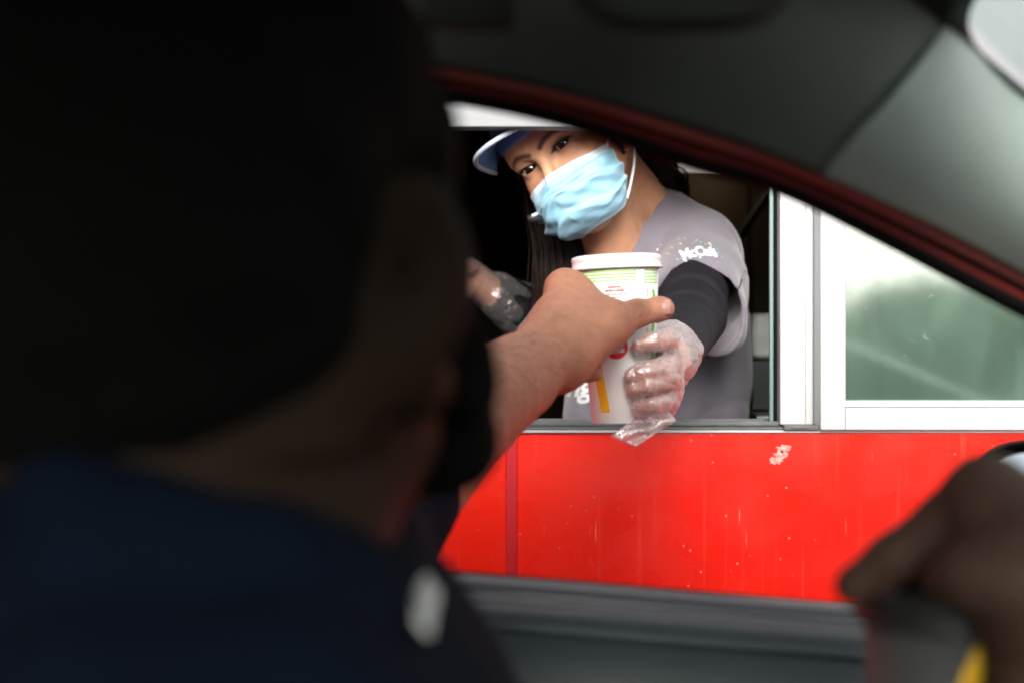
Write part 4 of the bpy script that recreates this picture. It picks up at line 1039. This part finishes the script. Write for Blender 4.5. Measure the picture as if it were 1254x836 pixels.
# ------------------------------------------------------------------ cups
M['cup'] = mat('cup_paper', (.80, .79, .785), .42, spec=.4, noise=(12, .03)); M['lid'] = mat('cup_lid', (.80, .79, .80), .25, spec=.5)
M['ink_g'] = mat('print_green', (.33, .72, .12), .45); M['ink_r'] = mat('print_red', (.72, .01, .02), .4); M['ink_y'] = mat('print_yellow', (.92, .50, .01), .45); M['ink_G'] = mat('print_bright_green', (.16, .62, .02), .4); M['ink_o'] = mat('print_orange', (.9, .5, .12), .45); M['ink_w'] = mat('print_white', (.85, .85, .85), .4); M['seam'] = mat('paper_seam', (.66, .65, .64), .5)
def make_cup(name, label, base, axis_up, H, r0, r1, spin, paper='cup', lidm='lid', full=True):
    """paper cup: base centre, axis, height, bottom and top radii; spin turns the print round the axis"""
    t = thing(name, label, 'paper cup', tuple(base)); z_ = unit(axis_up); x_ = unit(np.cross((0, 1, 0), z_)); y_ = np.cross(z_, x_)
    Mt = Matrix(((x_[0], y_[0], z_[0], base[0]), (x_[1], y_[1], z_[1], base[1]), (x_[2], y_[2], z_[2], base[2]), (0, 0, 0, 1)))
    b = MB(); rad = lambda h: r0 + (r1 - r0) * h / H
    b.lathe([(1e-4, .006), (r0 - .002, .006), (r0 - .0015, 0), (r0, 0), (r0 + .0003, .001), (rad(H), H), (rad(H) - .001, H), (r0 - .0012, .008)], 72, Mt, 0)
    def cp(arc, h, off=.00025):
        """arc: metres round the mid radius, 0 facing the viewer (-y), positive to the right"""
        a = -math.pi / 2 + (arc / ((r0 + r1) / 2)) + spin; rr_ = rad(h) + off; return Mt @ Vector((rr_ * math.cos(a), rr_ * math.sin(a), h))
    def patch(a0, a1, h0, h1, mi, n=6, sk=0.0, off=.00025):
        vv = [cp(a0 + (a1 - a0) * i / n + sk * (h - h0), h, off) for h in (h0, h1) for i in range(n + 1)]
        b.add([tuple(p) for p in vv], [(i, i + 1, n + 2 + i, n + 1 + i) for i in range(n)], mi)
    rr_ = random.Random(2)
    def fine_lines(a0, a1, h0, rows, pitch, hh, mi, wlo=.0012, whi=.004, ind=0.0):
        for r in range(rows):
            a = a0 + ind * abs(r - rows / 2); e = a1 - ind * abs(r - rows / 2); h = h0 - r * pitch
            while a < e:
                w_ = min(rr_.uniform(wlo, whi), e - a); patch(a, a + w_, h, h + hh * rr_.uniform(.75, 1.1), mi, 1); a += w_ + .00045
    def grid_patch(fn, mi, nx=8, ny=8, off=.00025):
        vv = [tuple(cp(*fn(i / nx, j / ny), off)) for j in range(ny + 1) for i in range(nx + 1)]
        b.add(vv, [(j * (nx + 1) + i, j * (nx + 1) + i + 1, (j + 1) * (nx + 1) + i + 1, (j + 1) * (nx + 1) + i) for j in range(ny) for i in range(nx)], mi)
    if not full: fine_lines = lambda *a, **k: None; keep_patch = patch; patch = lambda *a, **k: None
    fine_lines(-.050, .0150, H - .0085, 4, .0031, .0017, 1, .0012, .0045); fine_lines(.0232, .0440, H - .0085, 5, .0031, .0017, 1, .0012, .0045)
    fine_lines(-.0115, .0005, H - .0245, 1, .003, .0018, 2, .0012, .0022); fine_lines(-.0140, .0035, H - .0280, 1, .003, .0018, 2, .0012, .003)
    fine_lines(-.0165, .0060, H - .0315, 1, .003, .0011, 2, .0008, .002); fine_lines(-.0100, -.0005, H - .0345, 1, .003, .0011, 2, .0008, .002); fine_lines(-.006, .001, H - .0395, 1, .003, .0014, 2, .001, .002)
    for hh in range(34):
        h = H - .026 - hh * .0026
        if rr_.random() < .85: patch(.0262 + rr_.uniform(0, .0006), .0288 + rr_.uniform(-.0008, .0006), h, h + .0019, 5, 1)
    for h in (H - .0400, H - .0700, H - .0990):
        vv = [(.0345, h + .013), (.0385, h + .0125), (.0408, h + .007), (.0390, h + .0005), (.0345, h - .001), (.0345, h + .0028), (.0362, h + .004), (.0345, h + .0068), (.0368, h + .0085), (.0345, h + .010)]
        if full: b.add([tuple(cp(*p)) for p in vv], [(0, 1, 2, 8, 9), (8, 2, 3, 6, 7), (6, 3, 4, 5)], 4)
    if not full: grid_patch(lambda i, j: (-.044 + .034 * j + .0085 * i, .055 + .105 * j), 3, 6, 16)
    if full: grid_patch(lambda i, j: (-.0300 - .0125 * j * (1 + .25 * j) + (.0125 - .001 * j) * i, .0115 + .108 * j), 3, 10, 16)
    # red roundel with white script
    dc = (-.0065, H * .478)
    if full: grid_patch(lambda i, j: (dc[0] + .0118 * (j + .02) / 1.02 * math.cos(6.28319 * i), dc[1] + .0118 * (j + .02) / 1.02 * math.sin(6.28319 * i)), 2, 36, 5)
    tv, tfc = text_mesh('Coca', .0072, .35, .0002, .95, 2)
    if full: b.add([tuple(cp(dc[0] + p[0], dc[1] + p[1] + .0026 + .12 * p[0], .0005)) for p in tv], tfc, 6)
    tv, tfc = text_mesh('Cola', .0072, .35, .0002, .95, 2)
    if full: b.add([tuple(cp(dc[0] + p[0] + .001, dc[1] + p[1] - .0034 + .12 * p[0], .0005)) for p in tv], tfc, 6)
    patch(.0118, .0121, .002, H - .002, 7, 1)
    patch(-.0155, -.0145, .010, .0118, 3, 1)
    b.build('cup_body', M['cup'], t, True, mats=[M[paper], M['ink_g'], M['ink_r'], M['ink_y'], M['ink_G'], M['ink_o'], M['ink_w'], M['seam']])
    b = MB(); L_ = [(1e-4, H + .0035), (r1 * .45, H + .0035), (r1 - .008, H + .0035), (r1 - .005, H + .0080), (r1 - .0010, H + .0098), (r1 + .0022, H + .0088), (r1 + .0034, H + .0055), (r1 + .0026, H + .0040), (r1 + .0026, H - .0010), (r1 + .0042, H - .0028), (r1 + .0042, H - .0046), (r1 + .0008, H - .0046)]
    b.lathe(L_, 72, Mt); b.build('cup_lid', M[lidm], t, True)
    return t
cb_ = P(763, 516, CUP_D); ct_ = P(755, 325, CUP_D)
CUPH = float(np.linalg.norm(ct_ - cb_))
make_cup('paper_cup', 'white lidded paper cup with a yellow stripe handed out through the hatch', cb_, ct_ - cb_, CUPH, .0315, .0432, 0.0)

# ------------------------------------------------------------------ driver
dr = thing('person', 'driver in a navy tee reaching out for the cup, seen from behind', 'person', (-.15, .55, .6))
DH = Frame(rot('Z', -27) @ rot('X', 18), P(262, 296, .50) + V(0, .02, -.005))
lo = DH.o - V(.13, .13, .16); hi = DH.o + V(.13, .14, .14)
df_ = head_field(DH, lo - V(0, 0, .08), hi, .0028, False)
NKB = DH.o + V(-.005, -.01, -.20)
df_.cone(DH(0, -.03, -.05), NKB, .062, .068, .04); df_.cone(DH(0, -.055, -.02), NKB + V(0, -.02, 0), .050, .062, .04)
vh, fh = df_.mesh()
# torso, right arm down to the hand at the lower right, left arm out of the window
LE, LW = P(500, 592, 1.10), P(671, 437, 1.335)
LS = V(-.17, .76, .985); RS = V(-.085, .405, 1.015); RE2 = V(.135, .40, .84)
HC = .575                                                          # depth of the right hand
RW2 = P(1310, 815, HC - .02)
tb2 = Field((-.52, .28, .50), (.30, 1.20, 1.14), .008)
tb2.cone(NKB, V(-.17, .56, .95), .07, .10, .06); tb2.cone(LS, RS, .07, .07, .05); tb2.cone(V(-.17, .57, .93), V(-.20, .57, .60), .14, .14, .08)
tb2.cone(LS, LE, .052, .042, .03); tb2.cone(RS, RE2, .052, .045, .03); tb2.cone(V(-.2, .57, .6), V(.1, .55, .62), .12, .10, .05)
vb, fb = tb2.mesh()
la = Field(P(470, 690, 1.08) - V(.06, .08, .06), P(835, 320, 1.46) + V(.03, .14, .06), .0021)
la.chain([LE, P(580, 492, 1.205), P(636, 457, 1.285), LW], [.0460, .0435, .0355, .0305], .006)
la.cone(P(520, 568, 1.14), P(640, 470, 1.28), .038, .029, .012)
# left hand: back of the hand towards the camera, thumb out to the right
la.cone(P(668, 432, 1.335), P(690, 400, 1.375), .0285, .0300, .02)
la.cone(P(676, 425, 1.335), P(697, 363, 1.405), .0240, .0195, .02)            # index metacarpal
la.cone(P(678, 430, 1.335), P(684, 380, 1.43), .0240, .0180, .02)             # middle
la.cone(P(686, 438, 1.340), P(680, 405, 1.44), .0220, .0170, .02)             # ring
la.cone(P(700, 358, 1.405), P(736, 392, 1.390), .0165, .0190, .022)           # web
la.cone(P(688, 438, 1.335), P(738, 400, 1.380), .0255, .0235, .02)            # thumb metacarpal
la.cone(P(716, 412, 1.375), P(752, 396, 1.392), .0235, .0175, .015)
la.cone(P(748, 396, 1.392), P(779, 384, 1.402), .0160, .0122, .012)
la.cone(P(779, 384, 1.402), P(808, 379, 1.405), .0118, .0120, .008)
la.cone(P(806, 379, 1.405), P(813, 378, 1.405), .0118, .0110, .004)
la.ell(P(779, 383, 1.400), (.0125, .0125, .0128), None, .006)                 # joint
la.chain([P(686, 354, 1.412), P(684, 350, 1.435), P(704, 358, 1.492), P(722, 366, 1.508)], [.0150, .0125, .0095, .0085], .008)   # index bends round the cup
la.chain([P(684, 385, 1.435), P(688, 388, 1.475), P(708, 392, 1.512), P(728, 394, 1.518)], [.015, .0110, .0095, .0085], .006)
la.chain([P(684, 415, 1.43), P(692, 420, 1.470), P(712, 424, 1.506), P(728, 426, 1.510)], [.014, .0105, .009, .008], .006)
la.chain([P(686, 446, 1.345), P(702, 452, 1.385), P(718, 457, 1.396), P(730, 457, 1.396)], [.0135, .0100, .0086, .0078], .004)   # little finger in front
# knuckle folds and tendons
for (a_, b_) in (((682, 418, 1.312), (690, 362, 1.392)), ((672, 410, 1.318), (678, 372, 1.412)), ((700, 420, 1.345), (732, 402, 1.368))):
    la.cone(P(*a_), P(*b_), .0030, .0050, .010)
la.ball(P(690, 351, 1.402), .0180, .006); la.ball(P(676, 386, 1.425), .0175, .006); la.ball(P(672, 414, 1.425), .0150, .006)
la.chain([P(676, 452, 1.312), P(690, 425, 1.335), P(697, 398, 1.358), P(708, 380, 1.372)], [.0018, .0022, .0022, .0016], .004)
la.chain([P(640, 480, 1.262), P(662, 455, 1.300), P(690, 436, 1.322), P(722, 414, 1.345)], [.0018, .0022, .0024, .0018], .004); la.ball(P(741, 398, 1.374), .0205, .010)
for i, x_ in enumerate((771, 776, 781)): la.cone(P(x_, 374, 1.391), P(x_ + 1, 386, 1.389), .0008, .0008, .0016, True)
la.cone(P(716, 455, 1.392), P(716, 461, 1.392), .0007, .0007, .0014, True)
la.warp(lambda x, y, z: .0007 * vnoise(x, y, z, 170, 31) - .0006 * np.exp(-(((x - P(779, 0, 1.402)[0])) / .0012) ** 2) * 0)
vl, fl = la.mesh(); vl = smooth_pts(vl, fl, 2)
# right hand over the lid of a second cup
hp = lambda px, py, dd=0.0: P(px, py, HC + dd)
ra_ = Field(P(985, 1500, HC) - V(.02, .25, -.05), hp(1420, 520) + V(.04, .12, .03), .0026)
ra_.chain([RE2 + V(.0, 0, 0), RW2], [.043, .030], .03)
ra_.cone(RW2, hp(1285, 715, -.030), .028, .029, .01)
ra_.cone(hp(1275, 715, -.03), hp(1208, 610, -.01), .027, .018, .012)
ra_.cone(hp(1285, 715, -.03), hp(1250, 632, .0), .028, .018, .012)
ra_.cone(hp(1295, 720, -.03), hp(1295, 652, .0), .028, .018, .012)
ra_.chain([hp(1208, 604, -.005), hp(1160, 640, .0), hp(1095, 682, .005), hp(1046, 716, .01)], [.0160, .0130, .0105, .0088], .005)      # index
ra_.chain([hp(1215, 640, .02), hp(1165, 664, .035), hp(1105, 690, .045), hp(1062, 715, .05)], [.0160, .0140, .0115, .0095], .006)
ra_.chain([hp(1245, 655, .03), hp(1200, 676, .055), hp(1150, 700, .07), hp(1112, 728, .07)], [.0160, .0135, .0115, .0095], .006)
ra_.chain([hp(1275, 668, .03), hp(1240, 690, .07), hp(1200, 712, .085), hp(1170, 735, .085)], [.0150, .0125, .0105, .0085], .006)
ra_.chain([hp(1275, 730, -.035), hp(1232, 708, -.045), hp(1190, 704, -.040), hp(1158, 712, -.030)], [.017, .0130, .0110, .0092], .008)      # thumb
vr, fr_ = ra_.mesh(); vr = smooth_pts(vr, fr_, 2)
v, f = merge((vh, fh), (vb, fb), (vl, fl), (vr, fr_))
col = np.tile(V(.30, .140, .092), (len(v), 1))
nl = len(vh) + len(vb); nr = nl + len(vl)
hm = np.zeros(len(v), bool); hm[nl:nr] = True
tint((.46, .218, .138), hm[:, None] * .9)
rm_ = np.arange(len(v)) >= nr; tint((.060, .034, .026), rm_[:, None] * .92)  # right hand's skin darkened to imitate the cabin's shade
# paler, pinker palm side and finger ends (the little one brightened against shadow); darker knuckles
mot = vnoise(v[:, 0], v[:, 1], v[:, 2], 160, 61) + .6 * vnoise(v[:, 0], v[:, 1], v[:, 2], 420, 62); col = col * (1 + .10 * np.clip(mot, -1, 1))[:, None] * V(1.0, 1, 1)
ya = (v[:, 2] - (EYE + (418 - 455) / FPX * v[:, 1]))
tint((.60, .25, .18), (falloff(v, P(722, 459, 1.40), .006, .024) * hm[:, None]) * .8)  # little fingertip brightened to offset the hand's shadow on it
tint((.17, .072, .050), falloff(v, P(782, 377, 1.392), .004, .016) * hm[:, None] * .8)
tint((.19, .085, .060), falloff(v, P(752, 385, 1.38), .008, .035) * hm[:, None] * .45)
tint((.20, .090, .065), (np.clip((P(0, 435, 1.34)[2] - v[:, 2]) / .05, 0, 1) * hm)[:, None] * .35)  # shade painted on the underside of the arm
tint((.50, .22, .17), falloff(v, P(816, 380, 1.398), .005, .013) * hm[:, None] * .8)
tint((.42, .19, .15), falloff(v, P(682, 345, 1.41), .006, .028) * hm[:, None] * .5)
tint((.016, .0088, .0052), (np.arange(len(v)) < nl)[:, None] * .98)  # cabin darkness painted into the skin of head and neck
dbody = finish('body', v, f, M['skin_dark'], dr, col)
hb = BVHTree.FromPolygons([Vector(p) for p in vl], [tuple(q) for q in fl.tolist()]); st = []; rr = random.Random(21)
for i in range(320):
    t_ = rr.random() ** .8; c_ = (1 - t_) * P(560, 530, 1.0) + t_ * P(672, 425, 1.0) + V(rr.gauss(0, .022), 0, rr.gauss(0, .024)); d_ = unit(c_ - V(0, 0, EYE))
    hit = hb.ray_cast(Vector((0, 0, EYE)), Vector(d_), 2)
    if hit[0] is None: continue
    p_ = np.array(hit[0]); n_ = np.array(hit[1]); n_ = n_ if n_ @ d_ < 0 else -n_; al = unit(V(.55 + rr.gauss(0, .25), .35, .10 + rr.gauss(0, .3))); al = unit(al - n_ * (al @ n_))
    L_ = rr.uniform(.005, .010); st.append(([p_, p_ + al * L_ * .5 + n_ * .0012, p_ + al * L_ + n_ * .0014], [.00012, .00010, .00004]))
ah = tubes_obj('arm_hair', st, mat('fine_hair', (.045, .026, .018), .6), dbody, 3); ah['kind'] = 'stuff'
# thumb nail
nb = MB(); nc = P(809, 377.5, 1.3935)
g = []
for j in range(9):
    row = []
    for i in range(9):
        a = -1.0 + 2 * i / 8; fz = j / 8; wd = .0078 * (1 - .12 * (2 * fz - 1) ** 2)
        row.append(P(812 - 7.5 + 16 * fz, 378.5, 1.405) + V(0, -.0124 * math.cos(a * .72 + .15), 0) + V(.0, 0, .0118 * math.sin(a * .72 + .15)) + V(0, .0010 * (2 * fz - 1) ** 2 + .0014 * fz * fz, 0))
    g.append(row)
sheet('thumb_nail', np.array(g), mat('nail', (.46, .25, .205), .25, coat=.4), dbody, .0007)
# hair and beard
hh_ = Field(DH.o - .16, DH.o + .17, .0035)
hh_.ell(DH(0, -.022, .050), (.094, .110, .100), DH.M); hh_.ell(DH(0, -.055, .010), (.080, .075, .070), DH.M, .03); hh_.cone(DH(.062, .02, .03), DH(.070, .022, -.04), .020, .012, .02); hh_.cone(DH(-.062, .02, .03), DH(-.070, .022, -.04), .020, .012, .02)
hh_.ell(DH(0, .11, -.0), (.060, .060, .050), DH.M, .02, True)
for q in (-1, 1): hh_.ell(DH(q * .088, -.012, -.01), (.020, .026, .040), DH.M, .012, True)
hh_.warp(lambda x, y, z: .003 * vnoise(x, y, z, 110, 40) + .002 * vnoise(x, y, z, 300, 41))
vv, ff = hh_.mesh(); finish('hair', vv, ff, M['black_hair'], dr)
hh_ = Field(DH.o - V(.15, .15, .20), DH.o + V(.16, .16, .06), .0035)
for q in (-1, 1):
    hh_.chain([DH(q * .070, .034, .03), DH(q * .0705, .034, -.01), DH(q * .070, .032, -.055), DH(q * .046, .060, -.094), DH(0, .078, -.106)], [.007, .0095, .0115, .013, .016], .02)
    hh_.cone(DH(q * .045, .062, -.045), DH(q * .038, .062, -.09), .010, .018, .02)
hh_.cone(DH(-.03, .092, -.060), DH(.03, .092, -.060), .008, .008, .01)
hh_.warp(lambda x, y, z: .003 * vnoise(x, y, z, 140, 42) + .002 * vnoise(x, y, z, 330, 43))
vv, ff = hh_.mesh(); finish('beard', vv, ff, M['black_hair'], dr)
# navy tee
nf = Field((-.58, .24, .62), (.20, 1.20, 1.16), .006)
nf.cone(V(-.15, .55, .985), V(-.20, .56, .62), .165, .16, .08); nf.cone(LS, RS, .085, .085, .06)
nf.cone(NKB + V(0, -.02, -.01), V(-.17, .54, .96), .090, .12, .05)
nf.cone(NKB + V(-.02, -.02, .0), LS, .070, .075, .05); nf.cone(NKB + V(-.0, -.02, .0), RS + V(0, 0, .0), .070, .080, .05)
LSE = LS * .12 + LE * .88
nf.cone(LS, LSE, .075, .054, .03); nf.cone(LSE + unit(LE - LS) * .06, LSE + unit(LE - LS) * .030, .060, .047, .004, True)
nf.cone(RS, RS * .35 + RE2 * .65, .078, .068, .03); nf.cone(RS * .2 + RE2 * .8, RS * .45 + RE2 * .55, .060, .056, .004, True)
col_pts = [P(470, 730, .56), P(455, 724, .50), P(400, 705, .455), P(320, 675, .43), P(200, 636, .42), P(90, 622, .43), P(-20, 622, .46), P(-120, 655, .52)]
nf.chain(col_pts, [.012] * 8, .01)
for q in col_pts: nf.cone(q + V(0, 0, -.004), q * .55 + V(-.15, .55, .99) * .45 - V(0, 0, .02), .014, .06, .03)
nf.warp(lambda x, y, z: .005 * vnoise(x, y, z, 40, 50) + .003 * np.sin(90 * x + 40 * z + 3 * np.sin(20 * y)))
vv, ff = nf.mesh(); vv = smooth_pts(vv, ff, 1); nt_ = finish('navy_tee', vv, ff, M['navy_tee'], dr)
b = MB(); rings_ = [disc(0, 0, .0044 * k / 5, 24, .36, -.72)[0] for k in (.02, 1, 2, 3, 4, 5)]
b.add(lay_on([p for r in rings_ for p in r], 0, bvh_of(nt_), P(512, 766, .42), V(1, 0, 0), V(0, 0, 1), .0016), [(i * 24 + k, i * 24 + (k + 1) % 24, (i + 1) * 24 + (k + 1) % 24, (i + 1) * 24 + k) for i in range(5) for k in range(24)])
b.build('sleeve_badge', mat('grey_badge', (.75, .76, .74), .6), nt_)
# trousers, mostly below the picture
tr_ = Field((-.40, .36, .42), (.55, .82, .82), .012)
tr_.cone(V(-.2, .57, .62), V(-.18, .57, .66), .16, .16, .05)
for y_ in (.48, .68): tr_.cone(V(-.12, y_, .62), V(.42, y_, .64), .088, .07, .04)
vv, ff = tr_.mesh(); finish('trousers', vv, ff, M['seat'], dr)
# second cup under the right hand
c2 = hp(1180, 745, .030)
M['shaded_cup'] = mat('shaded_paper', (.075, .075, .08), .6, noise=(12, .05)); M['shaded_lid'] = mat('shaded_lid', (.02, .02, .02), .5)  # white cup in shade: the shade is put into paper and lid colours
make_cup('paper_cup', 'dark grey paper cup with a yellow stripe gripped from above in the driver\'s right hand', c2 - V(0, 0, .165), V(0.02, 0, 1), .165, .0330, .0450, 0.0, 'shaded_cup', 'shaded_lid', False)
